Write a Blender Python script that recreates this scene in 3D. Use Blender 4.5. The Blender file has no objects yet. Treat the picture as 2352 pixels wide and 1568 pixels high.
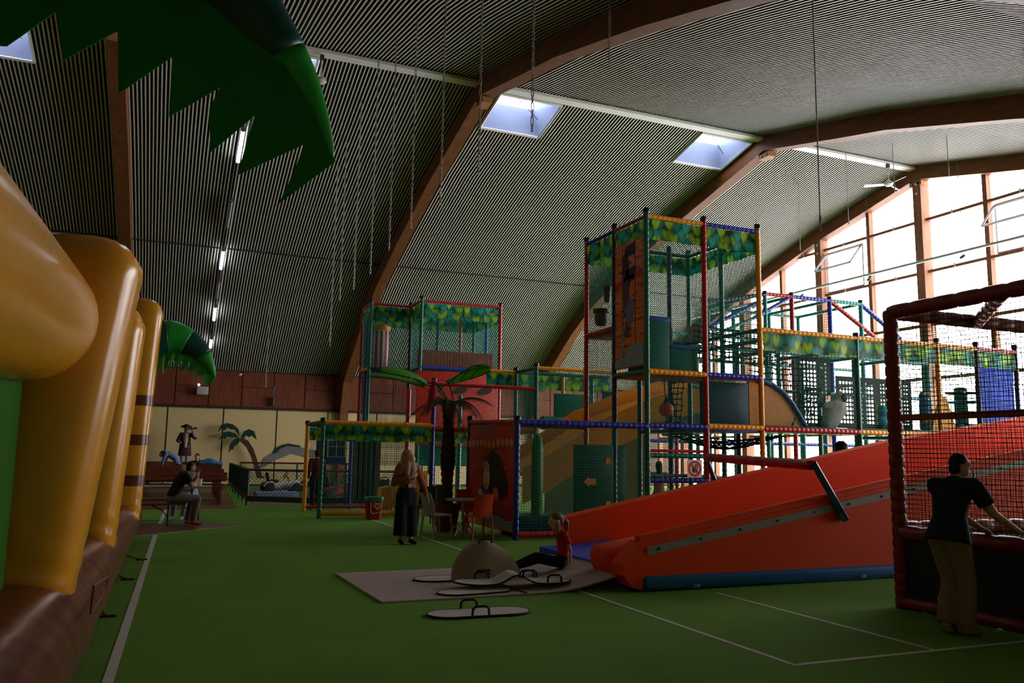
import bpy, bmesh, math, random
from mathutils import Vector, Matrix, Quaternion
from math import pi, sin, cos, radians, sqrt, floor, ceil
random.seed(7)
SC = bpy.context.scene
COL = SC.collection
V = Vector

# ---------------------------------------------------------------- camera
W_, H_ = 2352.0, 1568.0
FPX, YAW, PITCH, ROLL, EYE = 1894.2, 0.39201, 0.13565, 0.016216, 1.65
_f = V((sin(YAW)*cos(PITCH), cos(YAW)*cos(PITCH), sin(PITCH)))
_r = V((cos(YAW), -sin(YAW), 0)); _u = _r.cross(_f)
_r2 = cos(ROLL)*_r + sin(ROLL)*_u; _u2 = -sin(ROLL)*_r + cos(ROLL)*_u
CAM = V((0, 0, EYE))
cd = bpy.data.cameras.new('camera'); cam = bpy.data.objects.new('camera', cd); COL.objects.link(cam)
m = Matrix((_r2, _u2, -_f)).transposed().to_4x4(); m.translation = CAM
cam.matrix_world = m
cd.sensor_fit = 'HORIZONTAL'; cd.sensor_width = 36.0; cd.lens = FPX/W_*36.0
cd.clip_start = 0.05; cd.clip_end = 300
SC.camera = cam

def at(px, py, x=None, y=None, z=None):
    """world point seen at photo pixel (px,py) on the plane x=, y= or z="""
    d = _f + _r2*((px-W_/2)/FPX) - _u2*((py-H_/2)/FPX)
    if x is not None: t = (x-CAM.x)/d.x
    elif y is not None: t = (y-CAM.y)/d.y
    else: t = (z-CAM.z)/d.z
    return CAM + d*t

# ---------------------------------------------------------------- world, sky, exposure
w = bpy.data.worlds.new('overcast_sky'); SC.world = w; w.use_nodes = True
wn = w.node_tree.nodes; bg = wn['Background']
bg.inputs[0].default_value = (1.0, 0.985, 0.99, 1); bg.inputs[1].default_value = SKY_STRENGTH = 9.5
SC.view_settings.view_transform = 'Standard'; SC.view_settings.look = 'None'
SC.view_settings.exposure = 0.32; SC.view_settings.gamma = 1.0; SC.view_settings.use_curve_mapping = False
SC.cycles.max_bounces = 6; SC.cycles.diffuse_bounces = 4; SC.cycles.transparent_max_bounces = 12
SC.cycles.use_denoising = True; SC.cycles.caustics_reflective = False; SC.cycles.caustics_refractive = False
SC.cycles.sample_clamp_indirect = 4.0

def portal(name, loc, direction, sx, sy):
    l = bpy.data.lights.new(name, 'AREA'); l.shape = 'RECTANGLE'; l.size = sx; l.size_y = sy
    l.cycles.is_portal = True
    o = bpy.data.objects.new(name, l); COL.objects.link(o); o.location = loc
    o.rotation_euler = V(direction).to_track_quat('-Z', 'Y').to_euler()
    return o

# ---------------------------------------------------------------- materials
MATS = {}
def nodes_of(name):
    mt = bpy.data.materials.new(name); mt.use_nodes = True
    nt = mt.node_tree; return mt, nt, nt.nodes['Principled BSDF']
def setin(b, k, v):
    if k in b.inputs: b.inputs[k].default_value = v
def thin_mix(nt, b, colsock, k):
    N = nt.nodes; L = nt.links; t = N.new('ShaderNodeBsdfTranslucent'); L.new(colsock, t.inputs[0]); m_ = N.new('ShaderNodeMixShader'); m_.inputs[0].default_value = k
    L.new(b.outputs[0], m_.inputs[1]); L.new(t.outputs[0], m_.inputs[2]); L.new(m_.outputs[0], N['Material Output'].inputs[0])
def mat(name, col, rough=0.5, var=0.12, scale=6.0, bump=0.0, bscale=60.0, metal=0.0, spec=0.22, coat=0.0, sheen=0.0, thin=0.0):
    if name in MATS: return MATS[name]
    mt, nt, b = nodes_of(name)
    N = nt.nodes; L = nt.links
    tc = N.new('ShaderNodeTexCoord')
    no = N.new('ShaderNodeTexNoise'); no.inputs['Scale'].default_value = scale; no.inputs['Detail'].default_value = 5
    L.new(tc.outputs['Object'], no.inputs['Vector'])
    mx = N.new('ShaderNodeMix'); mx.data_type = 'RGBA'
    c0 = [max(0, c*(1-var)) for c in col]; c1 = [min(1, c*(1+var)) for c in col]
    mx.inputs[6].default_value = (*c0, 1); mx.inputs[7].default_value = (*c1, 1)
    L.new(no.outputs['Fac'], mx.inputs[0]); L.new(mx.outputs[2], b.inputs['Base Color'])
    b.inputs['Roughness'].default_value = rough; b.inputs['Metallic'].default_value = metal
    setin(b, 'Specular IOR Level', spec); setin(b, 'Coat Weight', coat); setin(b, 'Coat Roughness', 0.15); setin(b, 'Sheen Weight', sheen)
    if bump:
        n2 = N.new('ShaderNodeTexNoise'); n2.inputs['Scale'].default_value = bscale; n2.inputs['Detail'].default_value = 4
        L.new(tc.outputs['Object'], n2.inputs['Vector'])
        bp = N.new('ShaderNodeBump'); bp.inputs['Strength'].default_value = bump; bp.inputs['Distance'].default_value = 0.02
        L.new(n2.outputs['Fac'], bp.inputs['Height']); L.new(bp.outputs['Normal'], b.inputs['Normal'])
    if thin: thin_mix(nt, b, mx.outputs[2], thin)
    MATS[name] = mt; return mt
def emit(name, col, strength):
    if name in MATS: return MATS[name]
    mt, nt, b = nodes_of(name)
    b.inputs['Base Color'].default_value = (.8, .8, .8, 1)
    b.inputs['Emission Color'].default_value = (*col, 1); b.inputs['Emission Strength'].default_value = strength
    MATS[name] = mt; return mt
def ramp(nt, stops, interp='LINEAR'):
    r = nt.nodes.new('ShaderNodeValToRGB'); r.color_ramp.interpolation = interp
    e = r.color_ramp.elements
    while len(e) < len(stops): e.new(0.5)
    for k, (p, c) in enumerate(stops): e[k].position = p; e[k].color = (*c, 1)
    return r
def glass(name, tint=(.93, .93, .93), milky=0.0):
    if name in MATS: return MATS[name]
    mt = bpy.data.materials.new(name); mt.use_nodes = True; nt = mt.node_tree; N = nt.nodes; L = nt.links
    N.remove(N['Principled BSDF']); out = N['Material Output']
    tr = N.new('ShaderNodeBsdfTransparent'); tr.inputs[0].default_value = (*tint, 1)
    gl = N.new('ShaderNodeBsdfGlossy'); gl.inputs['Roughness'].default_value = .05
    mx = N.new('ShaderNodeMixShader'); mx.inputs[0].default_value = .05; L.new(tr.outputs[0], mx.inputs[1]); L.new(gl.outputs[0], mx.inputs[2])
    L.new(mx.outputs[0], out.inputs[0]); MATS[name] = mt; return mt
def wood(name, c0, c1, scale=2.0, axis='Z', rough=.5, dark=None, dist=6.0):
    if name in MATS: return MATS[name]
    mt, nt, b = nodes_of(name); N = nt.nodes; L = nt.links
    tc = N.new('ShaderNodeTexCoord'); mp = N.new('ShaderNodeMapping')
    s = {'X': (.12, 1, 1), 'Y': (1, .12, 1), 'Z': (1, 1, .12)}[axis]
    mp.inputs['Scale'].default_value = [k*scale for k in s]
    L.new(tc.outputs['Object'], mp.inputs[0])
    no = N.new('ShaderNodeTexNoise'); no.inputs['Scale'].default_value = 7; no.inputs['Detail'].default_value = 8; no.inputs['Distortion'].default_value = dist*.15
    L.new(mp.outputs[0], no.inputs['Vector'])
    st = [(.3, c0), (.7, c1)] if dark is None else [(.36, dark), (.42, c0), (.7, c1)]
    rp = ramp(nt, st); L.new(no.outputs['Fac'], rp.inputs[0]); L.new(rp.outputs[0], b.inputs['Base Color'])
    b.inputs['Roughness'].default_value = rough; setin(b, 'Specular IOR Level', .2)
    bp = N.new('ShaderNodeBump'); bp.inputs['Strength'].default_value = .2; bp.inputs['Distance'].default_value = .01
    L.new(no.outputs['Fac'], bp.inputs['Height']); L.new(bp.outputs[0], b.inputs['Normal'])
    MATS[name] = mt; return mt
def banner_mat():
    """printed jungle leaves: overlapping heart-shaped leaves in lime and teal on dark green"""
    if 'banner' in MATS: return MATS['banner']
    mt, nt, b = nodes_of('leaf_banner_print'); N = nt.nodes; L = nt.links
    def mth(op, x, y=None):
        n = N.new('ShaderNodeMath'); n.operation = op
        for i, q in enumerate((x, y)):
            if q is None: continue
            if isinstance(q, (int, float)): n.inputs[i].default_value = q
            else: L.new(q, n.inputs[i])
        return n.outputs[0]
    tc = N.new('ShaderNodeTexCoord'); sp = N.new('ShaderNodeSeparateXYZ'); L.new(tc.outputs['Object'], sp.inputs[0])
    u = mth('ADD', sp.outputs[0], sp.outputs[1])
    col = None
    for scale, off, size, stops in ((4.6, 3.3, .46, [(0, (.03, .17, .07)), (.5, (.05, .25, .08))]), (3.3, .0, .44, [(0, (.02, .36, .3)), (.35, (.25, .5, .04)), (.6, (.03, .3, .12)), (.8, (.02, .42, .36))]), (2.9, 7.7, .38, [(0, (.42, .72, .06)), (.45, (.3, .6, .05)), (.75, (.03, .45, .38))])):
        cb = N.new('ShaderNodeCombineXYZ'); L.new(mth('ADD', mth('MULTIPLY', u, scale), off), cb.inputs[0]); L.new(mth('ADD', mth('MULTIPLY', sp.outputs[2], scale), off*.37), cb.inputs[1])
        vo = N.new('ShaderNodeTexVoronoi'); vo.voronoi_dimensions = '2D'; vo.inputs['Scale'].default_value = 1; vo.inputs['Randomness'].default_value = .55; L.new(cb.outputs[0], vo.inputs['Vector'])
        df = N.new('ShaderNodeVectorMath'); df.operation = 'SUBTRACT'; L.new(cb.outputs[0], df.inputs[0]); L.new(vo.outputs['Position'], df.inputs[1]); s2 = N.new('ShaderNodeSeparateXYZ'); L.new(df.outputs[0], s2.inputs[0])
        X = mth('ABSOLUTE', mth('DIVIDE', s2.outputs[0], size)); Y = mth('ADD', mth('DIVIDE', s2.outputs[1], size*1.1), .2)
        d = mth('ADD', mth('MULTIPLY', X, X), mth('POWER', mth('SUBTRACT', Y, mth('MULTIPLY', mth('SQRT', X), .8)), 2.0))
        mask = mth('LESS_THAN', d, 1.0); sh = mth('SUBTRACT', 1.15, mth('MULTIPLY', d, .75)); rib = mth('MULTIPLY', mth('GREATER_THAN', X, .06), 1.0); sh = mth('MULTIPLY', sh, mth('ADD', mth('MULTIPLY', rib, .45), .55))
        hs = N.new('ShaderNodeSeparateColor'); L.new(vo.outputs['Color'], hs.inputs[0]); rp = ramp(nt, stops, 'CONSTANT'); L.new(hs.outputs[0], rp.inputs[0])
        mu = N.new('ShaderNodeVectorMath'); mu.operation = 'SCALE'; L.new(rp.outputs[0], mu.inputs[0]); L.new(sh, mu.inputs['Scale'])
        mx = N.new('ShaderNodeMix'); mx.data_type = 'RGBA'; L.new(mask, mx.inputs[0]); L.new(mu.outputs[0], mx.inputs[7])
        if col is None: mx.inputs[6].default_value = (.015, .08, .035, 1)
        else: L.new(col, mx.inputs[6])
        col = mx.outputs[2]
    L.new(col, b.inputs['Base Color']); b.inputs['Roughness'].default_value = .4; setin(b, 'Specular IOR Level', .25)
    thin_mix(nt, b, col, .45)
    MATS['banner'] = mt; return mt

# ---------------------------------------------------------------- mesh builder
class MB:
    def __init__(s): s.v = []; s.f = []; s.mi = []; s.cur = 0
    def add(s, vs, fs):
        o = len(s.v); s.v += [tuple(p) for p in vs]; s.f += [tuple(i+o for i in f) for f in fs]; s.mi += [s.cur]*len(fs); return s
    def box(s, c, size, rot=None):
        c = V(c); hx, hy, hz = size[0]/2, size[1]/2, size[2]/2
        vs = [V((x, y, z)) for x in (-hx, hx) for y in (-hy, hy) for z in (-hz, hz)]
        if rot is not None: vs = [rot @ p for p in vs]
        return s.add([c+p for p in vs], [(0, 1, 3, 2), (4, 6, 7, 5), (0, 4, 5, 1), (2, 3, 7, 6), (0, 2, 6, 4), (1, 5, 7, 3)])
    def box2(s, a, b): a = V(a); b = V(b); return s.box((a+b)/2, [abs(b[i]-a[i]) for i in range(3)])
    def rbox(s, c, size, r=.03, rot=None, n=3):
        """box with rounded vertical/horizontal edges (superellipse-free: bevelled hull)"""
        bm = bmesh.new(); bmesh.ops.create_cube(bm, size=1)
        for v in bm.verts: v.co = V((v.co.x*size[0], v.co.y*size[1], v.co.z*size[2]))
        bmesh.ops.bevel(bm, geom=bm.edges[:], offset=min(r, min(size)*.49), segments=n, affect='EDGES', profile=.5)
        bm.verts.index_update()
        vs = [v.co.copy() for v in bm.verts]
        if rot is not None: vs = [rot @ p for p in vs]
        fs = [[v.index for v in f.verts] for f in bm.faces]; bm.free()
        c = V(c); return s.add([c+p for p in vs], fs)
    def ring(s, c, ax, r, n, ref=None, sq=1.0):
        ax = V(ax).normalized(); ref = ref or (V((0, 0, 1)) if abs(ax.z) < .9 else V((1, 0, 0)))
        a = ax.cross(ref).normalized(); b = ax.cross(a).normalized()
        return [V(c)+a*(r*cos(2*pi*k/n))+b*(r*sq*sin(2*pi*k/n)) for k in range(n)]
    def loft(s, rings, cap=True, closed=True):
        n = len(rings[0]); vs = [p for r in rings for p in r]; fs = []
        for i in range(len(rings)-1):
            for k in range(n if closed else n-1):
                k2 = (k+1) % n
                fs.append((i*n+k, i*n+k2, (i+1)*n+k2, (i+1)*n+k))
        if cap and closed: fs.append(tuple(range(n-1, -1, -1))); fs.append(tuple((len(rings)-1)*n+k for k in range(n)))
        return s.add(vs, fs)
    def tube(s, a, b, r, r2=None, n=8, cap=True):
        a = V(a); b = V(b); r2 = r if r2 is None else r2
        return s.loft([s.ring(a, b-a, r, n), s.ring(b, b-a, r2, n)], cap)
    def path(s, pts, r, n=8, cap=True, sq=1.0):
        pts = [V(p) for p in pts]; rs = r if isinstance(r, (list, tuple)) else [r]*len(pts)
        rings = []; a = None
        for i, p in enumerate(pts):
            t = (pts[min(i+1, len(pts)-1)]-pts[max(i-1, 0)]).normalized()
            if a is None: a = t.cross(V((0, 0, 1)) if abs(t.z) < .9 else V((1, 0, 0)))
            a = (a-t*a.dot(t)).normalized(); b = t.cross(a)
            rings.append([p+a*(rs[i]*cos(2*pi*k/n))+b*(rs[i]*sq*sin(2*pi*k/n)) for k in range(n)])
        return s.loft(rings, cap)
    def lathe(s, prof, o=(0, 0, 0), ax=(0, 0, 1), n=16, cap=True):
        o = V(o); ax = V(ax).normalized()
        return s.loft([s.ring(o+ax*h, ax, max(r, 1e-4), n) for r, h in prof], cap)
    def sphere(s, c, r, n=14, m=9, rot=None):
        r = (r, r, r) if isinstance(r, (int, float)) else r; c = V(c); vs = []; fs = []
        for i in range(m+1):
            th = pi*i/m
            for k in range(n):
                p = V((r[0]*sin(th)*cos(2*pi*k/n), r[1]*sin(th)*sin(2*pi*k/n), r[2]*cos(th)))
                vs.append(c+(rot @ p if rot is not None else p))
        for i in range(m):
            for k in range(n): fs.append((i*n+k, (i+1)*n+k, (i+1)*n+(k+1) % n, i*n+(k+1) % n))
        return s.add(vs, fs)
    def prism(s, poly, origin, ex, ey, depth):
        """poly of (u,v) in plane origin+u*ex+v*ey, extruded by vector depth"""
        o = V(origin); ex = V(ex); ey = V(ey); d = V(depth); n = len(poly)
        a = [o+ex*p[0]+ey*p[1] for p in poly]
        return s.add(a+[p+d for p in a], [tuple(range(n-1, -1, -1)), tuple(range(n, 2*n))]+[(k, (k+1) % n, n+(k+1) % n, n+k) for k in range(n)])
    def strand(s, a, b, t):
        a = V(a); b = V(b); d = (b-a).normalized(); ref = V((0, 0, 1)) if abs(d.z) < .8 else V((1, 0, 0))
        p = d.cross(ref).normalized()*t; q = d.cross(p).normalized()*t
        return s.add([a+p, a+q, a-p, a-q, b+p, b+q, b-p, b-q], [(0, 1, 5, 4), (1, 2, 6, 5), (2, 3, 7, 6), (3, 0, 4, 7)])
    def mesh(s, name, mats, smooth=False):
        me = bpy.data.meshes.new(name); me.from_pydata(s.v, [], s.f)
        for mm in (mats if isinstance(mats, (list, tuple)) else [mats]): me.materials.append(mm)
        if any(s.mi): me.polygons.foreach_set('material_index', s.mi)
        me.update()
        bm = bmesh.new(); bm.from_mesh(me); bmesh.ops.recalc_face_normals(bm, faces=bm.faces[:])
        bm.to_mesh(me); bm.free()
        if smooth:
            me.polygons.foreach_set('use_smooth', [True]*len(me.polygons))
            if smooth != 'all': me.set_sharp_from_angle(angle=radians(42))
        return me
    def build(s, name, mats, parent=None, smooth=False, **kw):
        return link(name, s.mesh(name, mats, smooth), parent, **kw)
def wm(o):
    mtx = Matrix.LocRotScale(o.location, o.rotation_euler, o.scale)
    return mtx if o.parent is None else wm(o.parent) @ o.matrix_parent_inverse @ mtx
def link(name, data, parent=None, loc=None, rot=None, label=None, cat=None, group=None, kind=None, local=False):
    o = bpy.data.objects.new(name, data); COL.objects.link(o)
    if parent is not None:
        o.parent = parent
        if not local: o.matrix_parent_inverse = wm(parent).inverted()
    if loc is not None: o.location = loc
    if rot is not None: o.rotation_euler = rot
    if label: o['label'] = label
    if cat: o['category'] = cat
    if group: o['group'] = group
    if kind: o['kind'] = kind
    return o
def thing(name, label, cat, loc=(0, 0, 0), rotz=0.0, group=None):
    return link(name, None, None, loc, (0, 0, rotz), label, cat, group)

# ---------------------------------------------------------------- the hall
PROF = [(0, 12.25), (3.35, 11.5), (5.1, 11.12), (8.8, 10.05), (11.4, 9.22), (12.5, 8.85), (14.4, 7.95), (19.0, 5.3)]
YR, YB, XG = 21.05, 40.05, 24.75
ARCH = [-11.6, -1.85, 7.75, 17.8, 24.6]
def zc(d):
    d = abs(d)
    for (a, za), (b, zb) in zip(PROF, PROF[1:]):
        if d <= b: return za+(zb-za)*(d-a)/(b-a)
    return PROF[-1][1]
M_floor = mat('green_carpet', (.13, .275, .034), .95, .22, 1.2, .5, 400, spec=.15)
def finish_floor():
    nt = M_floor.node_tree; N = nt.nodes; L = nt.links; b = N['Principled BSDF']
    src = b.inputs['Base Color'].links[0].from_socket
    n = N.new('ShaderNodeTexNoise'); n.inputs['Scale'].default_value = 220; n.inputs['Detail'].default_value = 2
    L.new(N['Texture Coordinate'].outputs['Object'], n.inputs['Vector'])
    r = ramp(nt, [(.3, (.62, .62, .62)), (.7, (1.3, 1.3, 1.3))]); L.new(n.outputs['Fac'], r.inputs[0])
    mu = N.new('ShaderNodeMix'); mu.data_type = 'RGBA'; mu.blend_type = 'MULTIPLY'; mu.inputs[0].default_value = 1
    L.new(src, mu.inputs[6]); L.new(r.outputs[0], mu.inputs[7]); L.new(mu.outputs[2], b.inputs['Base Color'])
finish_floor()
floor_o = MB().box2((-12, -3, -.2), (27, YB+.2, 0)).build('floor', M_floor, kind='structure', label='green carpet floor of the hall with white court lines')
M_line = mat('court_line_paint', (.52, .5, .46), .8, .15, 9)
def court_line(a, b, wd=.05):
    a = V((*a, 0)); b = V((*b, 0)); d = (b-a).normalized(); n = V((-d.y, d.x, 0))*wd/2
    mb = MB(); mb.add([a-n, b-n, b+n, a+n, a-n+V((0, 0, .003)), b-n+V((0, 0, .003)), b+n+V((0, 0, .003)), a+n+V((0, 0, .003))],
      [(3, 2, 1, 0), (4, 5, 6, 7), (0, 1, 5, 4), (1, 2, 6, 5), (2, 3, 7, 6), (3, 0, 4, 7)])
    mb.build('court_line', M_line, floor_o)
court_line((4.8, 5.5), (4.8, 16.2)); court_line((6.37, 5.55), (6.37, 8.7)); court_line((4.8, 5.53), (12, 5.53)); court_line((-.34, 3.0), (-.08, 17.6), .075)
court_line((-.05, 19.0), (.1, 24.6), .075); court_line((4.8, 16.2), (4.8, 21.2))
# parquet patches in the carpet
M_parq = wood('parquet', (.09, .03, .012), (.16, .058, .024), 1.5, 'X', .35)
def patch(poly):
    n = len(poly); mb = MB(); mb.prism([(p[0], p[1]) for p in poly], (0, 0, 0), (1, 0, 0), (0, 1, 0), (0, 0, .004)); return mb.build('parquet_patch', M_parq, floor_o)
patch([(-3.5, 17.0), (-.3, 17.6), (1.85, 19.6), (1.2, 19.9), (-3.5, 20.6)])
patch([(-4, 24.7), (1.95, 24.7), (2.3, 34), (1.9, 38.5), (-4, 38.5)])
court_line((-.28, 17.6), (1.88, 19.66), .04); court_line((-3.5, 17.0), (-.28, 17.6), .04); court_line((-3, 24.6), (2.0, 24.6), .04)

# ceiling: corrugated sheets, one per bay
ceiling_o = link('ceiling', None, None, kind='structure', label='corrugated pale ceiling on brown laminated timber arches')
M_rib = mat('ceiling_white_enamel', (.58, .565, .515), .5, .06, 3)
M_val = mat('ceiling_recess_shade', (.06, .055, .045), .9, .12, 3)  # grooves of the same pale sheet, with the shade between ribs painted in
SKY = [  # x0,x1,d0,d1 (far side of ridge)
    (8.38, 10.4, .42, 2.15), (15.5, 17.45, .42, 2.15), (1.1, 3.1, .42, 2.15), (-5.9, -3.88, .8, 2.7), (-1.4+19.8+1.2+.6, -1.4+19.8+2.9, .42, 2.15)]
PITCH_R, RD = .105, .04
def snap(x):
    for a, b in zip(ARCH, ARCH[1:]):
        if a <= x <= b: pw = (b-a)/int((b-a)/PITCH_R); return a+round((x-a)/pw)*pw
SKY = [(snap(s[0]), snap(s[1]), s[2], s[3]) for s in SKY[:4]]
def sheet(x0, x1, side):
    mb = MB(); ds = sorted(set([p[0] for p in PROF]+[s[2] for s in SKY]+[s[3] for s in SKY])) if side > 0 else [p[0] for p in PROF]
    if side < 0: ds = ds+[24.0]
    def P(x, d, up):
        z = zc(d) if d <= 19 else 5.3-(d-19)*.2
        return (x, YR+side*d, z+up)
    n = int((x1-x0)/PITCH_R); pw = (x1-x0)/n
    for i in range(n):
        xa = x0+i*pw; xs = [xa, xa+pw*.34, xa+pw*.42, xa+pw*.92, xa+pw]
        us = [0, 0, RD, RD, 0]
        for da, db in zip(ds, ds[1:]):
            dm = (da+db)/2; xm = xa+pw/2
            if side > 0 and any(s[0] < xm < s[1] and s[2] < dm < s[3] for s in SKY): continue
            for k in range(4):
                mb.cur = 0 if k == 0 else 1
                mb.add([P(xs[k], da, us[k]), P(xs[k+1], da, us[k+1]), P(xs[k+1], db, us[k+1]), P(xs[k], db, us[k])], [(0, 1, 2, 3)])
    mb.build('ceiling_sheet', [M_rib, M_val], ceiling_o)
for a, b in zip(ARCH, ARCH[1:]):
    sheet(a, b, 1); sheet(a, b, -1)
M_glulam = wood('glulam_brown', (.105, .036, .012), (.185, .07, .026), 1.2, 'Y', .55)
def sideprof(side, off, dmax):
    pts = []
    ds = [p[0] for p in PROF]
    for d in ds:
        if d > dmax: break
        pts.append((YR+side*d, zc(d)+off))
    return pts
for xa in ARCH:
    for side in (1, -1):
        # smooth glulam: outer line at ceiling, inner line below
        up = sideprof(side, .08, 19); ds = [p[0] for p in PROF]
        lo = []
        for i, d in enumerate(ds):
            a = PROF[max(i-1, 0)]; b = PROF[min(i+1, len(PROF)-1)]
            t = V((b[0]-a[0], b[1]-a[1])).normalized(); nrm = V((t.y, -t.x)) * 1
            if nrm.y > 0: nrm = -nrm
            dep = .52+.35*(d/19)**3
            lo.append((YR+side*(d+(nrm.x*dep if i else 0)), zc(d)+nrm.y*dep))
        mb = MB(); wd = .2; n = len(up)
        vs = [(xa-wd, *p) for p in up]+[(xa+wd, *p) for p in up]+[(xa-wd, *p) for p in lo]+[(xa+wd, *p) for p in lo]
        fs = []
        for i in range(n-1):
            fs += [(i, i+1, 2*n+i+1, 2*n+i), (n+i, 3*n+i, 3*n+i+1, n+i+1), (2*n+i, 2*n+i+1, 3*n+i+1, 3*n+i), (i, n+i, n+i+1, i+1)]
        fs += [(0, 2*n, 3*n, n), (n-1, 2*n-1, 4*n-1, 3*n-1)]
        mb.add(vs, fs); mb.build('roof_arch', M_glulam, ceiling_o)
        yb = YR+side*19
        if side > 0:
            # arch leg tapering down in front of the back wall
            mb = MB(); mb.prism([(yb-1.0, 5.0), (yb+.05, 5.9), (yb+.05, 0), (yb-.38, 0), (yb-.45, 3.4)], (xa-wd+.005, 0, 0), (0, 1, 0), (0, 0, 1), (2*wd-.01, 0, 0)); mb.build('arch_leg', M_glulam, ceiling_o)
M_purlin = mat('ridge_enamel', (.66, .66, .64), .45, .06, 4)
for a, b in zip(ARCH, ARCH[1:]):
    mb = MB(); mb.box2((a+.2, YR-.02, zc(0)-.13), (b-.2, YR+.3, zc(0)-.04))
    mb.build('ridge_flashing', M_purlin, ceiling_o)
    mb = MB(); z = zc(11.4)-.02; mb.box2((a+.2, YR+11.37, z-.02), (b-.2, YR+11.43, z+.03)); mb.build('seam_batten', mat('seam_dark_grey', (.03, .03, .028), .7), ceiling_o)  # thin dark strip along the ceiling joint
# steel joint plates at the ridge of each arch
for xa in ARCH[1:]:
    mb = MB(); mb.box((xa, YR+.05, zc(0)-.66), (.3, .5, .16)); mb.build('ridge_block', mat('joint_wood', (.33, .15, .07), .6), ceiling_o)
    for dy in (-.12, .12):
        MB().tube((xa-.17, YR+dy+.05, zc(0)-.66), (xa-.15, YR+dy+.05, zc(0)-.66), .05, n=8).build('bolt', mat('bolt_steel', (.3, .12, .06), .5), ceiling_o)

# skylights in the far slope
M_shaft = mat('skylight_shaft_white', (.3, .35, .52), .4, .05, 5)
M_steel = mat('dark_steel', (.06, .065, .075), .45, .1, 8, metal=.4)
for k, (x0, x1, d0, d1) in enumerate(SKY):
    wo = link('window_%d' % (1+k), None, None, kind='structure', label='square skylight with deep white shaft, %s' % ['beside the middle arch under the ridge', 'beside the second arch under the ridge', 'half hidden behind the large inflatable palm leaf', 'at the far left behind the leaf points'][k])
    z0, z1 = zc(d0), zc(d1); y0, y1 = YR+d0, YR+d1; up = .75
    A = [V((x0, y0, z0)), V((x1, y0, z0)), V((x1, y1, z1)), V((x0, y1, z1))]
    B = [V((x0+.28, y0+.25, z0+up)), V((x1-.28, y0+.25, z0+up)), V((x1-.28, y1-.25, z1+up)), V((x0+.28, y1-.25, z1+up))]
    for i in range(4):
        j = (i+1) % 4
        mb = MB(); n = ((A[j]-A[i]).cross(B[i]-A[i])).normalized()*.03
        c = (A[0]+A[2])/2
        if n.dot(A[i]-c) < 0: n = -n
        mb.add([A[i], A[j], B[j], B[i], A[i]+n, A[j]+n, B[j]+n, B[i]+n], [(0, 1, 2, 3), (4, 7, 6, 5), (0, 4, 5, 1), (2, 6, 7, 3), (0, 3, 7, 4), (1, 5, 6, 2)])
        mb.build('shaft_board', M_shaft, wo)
        mb = MB(); mb.strand(A[i]-V((0, 0, .02)), A[j]-V((0, 0, .02)), .045); mb.build('frame_edge', M_purlin, wo)
    mb = MB(); mb.add(B+[p+V((0, 0, .02)) for p in B], [(0, 1, 2, 3), (4, 5, 6, 7), (0, 1, 5, 4), (1, 2, 6, 5), (2, 3, 7, 6), (3, 0, 4, 7)]); mb.build('pane', glass('dome_glass', (.92, .95, 1.0)), wo)
    mb = MB(); mb.path([(x0+.3, y0+.12, z0+.1), ((x0+x1)/2, y0+.3, z0+.2), (x1-.45, y0+.45, z0+.25)], .05, 8); mb.tube((x1-.45, y0+.45, z0+.25), (x1-.4, y0+.4, z0+.6), .04); mb.build('opener_arm', M_steel, wo)
    mb = MB(); mb.tube((x0+.35, y0+.2, z0+.3), (x1-.25, y1-.5, z1+.35), .012, n=5); mb.build('cable', M_steel, wo)
    c = sum(B, V())/4; portal('skylight_sampling', c+V((0, 0, .05)), (0, 0, -1), x1-x0-.5, y1-y0-.4)

# glazed end wall on the right
wall_r = link('wall_right', None, None, kind='structure', label='glazed gable wall with timber posts and pale panes')
M_post = wood('gable_timber', (.19, .075, .038), (.29, .125, .07), 1.5, 'Z', .55)
M_pane = glass('gable_pane', (.97, .965, .968))
YS = [YR+2.5*k for k in range(-8, 8)]
ZS = [0.0, .72, 2.62, 4.52, 6.42, 8.32, 10.22, 12.6]
def ztop(y): return zc(y-YR)-.35
for i, y in enumerate(YS):
    if abs(y-YR) > 19: continue
    big = (i % 2 == 0); wd = .17 if big else .08
    mb = MB(); zt = ztop(y)
    mb.box2((XG-.32 if big else XG-.12, y-wd, 0), (XG+.1, y+wd, zt)); mb.build('gable_post' if big else 'mullion', M_post, wall_r)
    if big:
        for dz in (.35, .7):
            MB().tube((XG-.34, y, zt-dz), (XG-.32, y, zt-dz), .05, n=8).build('bolt', M_purlin, wall_r)
def clip_poly(y0, y1, z0, z1):
    za, zb = ztop(y0), ztop(y1); out = []
    pts = [(y0, z0), (y1, z0), (y1, min(z1, zb)), (y0, min(z1, za))]
    if zb <= z0 and za <= z0: return None
    if zb < z0:
        t = (za-z0)/(za-zb); yc = y0+(y1-y0)*t; pts = [(y0, z0), (yc, z0), (y0, min(z1, za))]
        if za > z1: t2 = (za-z1)/(za-zb); pts = [(y0, z0), (yc, z0), (y0+(y1-y0)*t2, z1), (y0, z1)]
    elif za < z0:
        t = (zb-z0)/(zb-za); yc = y1+(y0-y1)*t; pts = [(yc, z0), (y1, z0), (y1, min(z1, zb))]
        if zb > z1: t2 = (zb-z1)/(zb-za); pts = [(yc, z0), (y1, z0), (y1, z1), (y1+(y0-y1)*t2, z1)]
    else:
        if za > z1 and zb < z1: t = (za-z1)/(za-zb); pts = [(y0, z0), (y1, z0), (y1, zb), (y0+(y1-y0)*t, z1), (y0, z1)]
        elif zb > z1 and za < z1: t = (zb-z1)/(zb-za); pts = [(y0, z0), (y1, z0), (y1, z1), (y1+(y0-y1)*t, z1), (y0, za)]
    return pts
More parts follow.
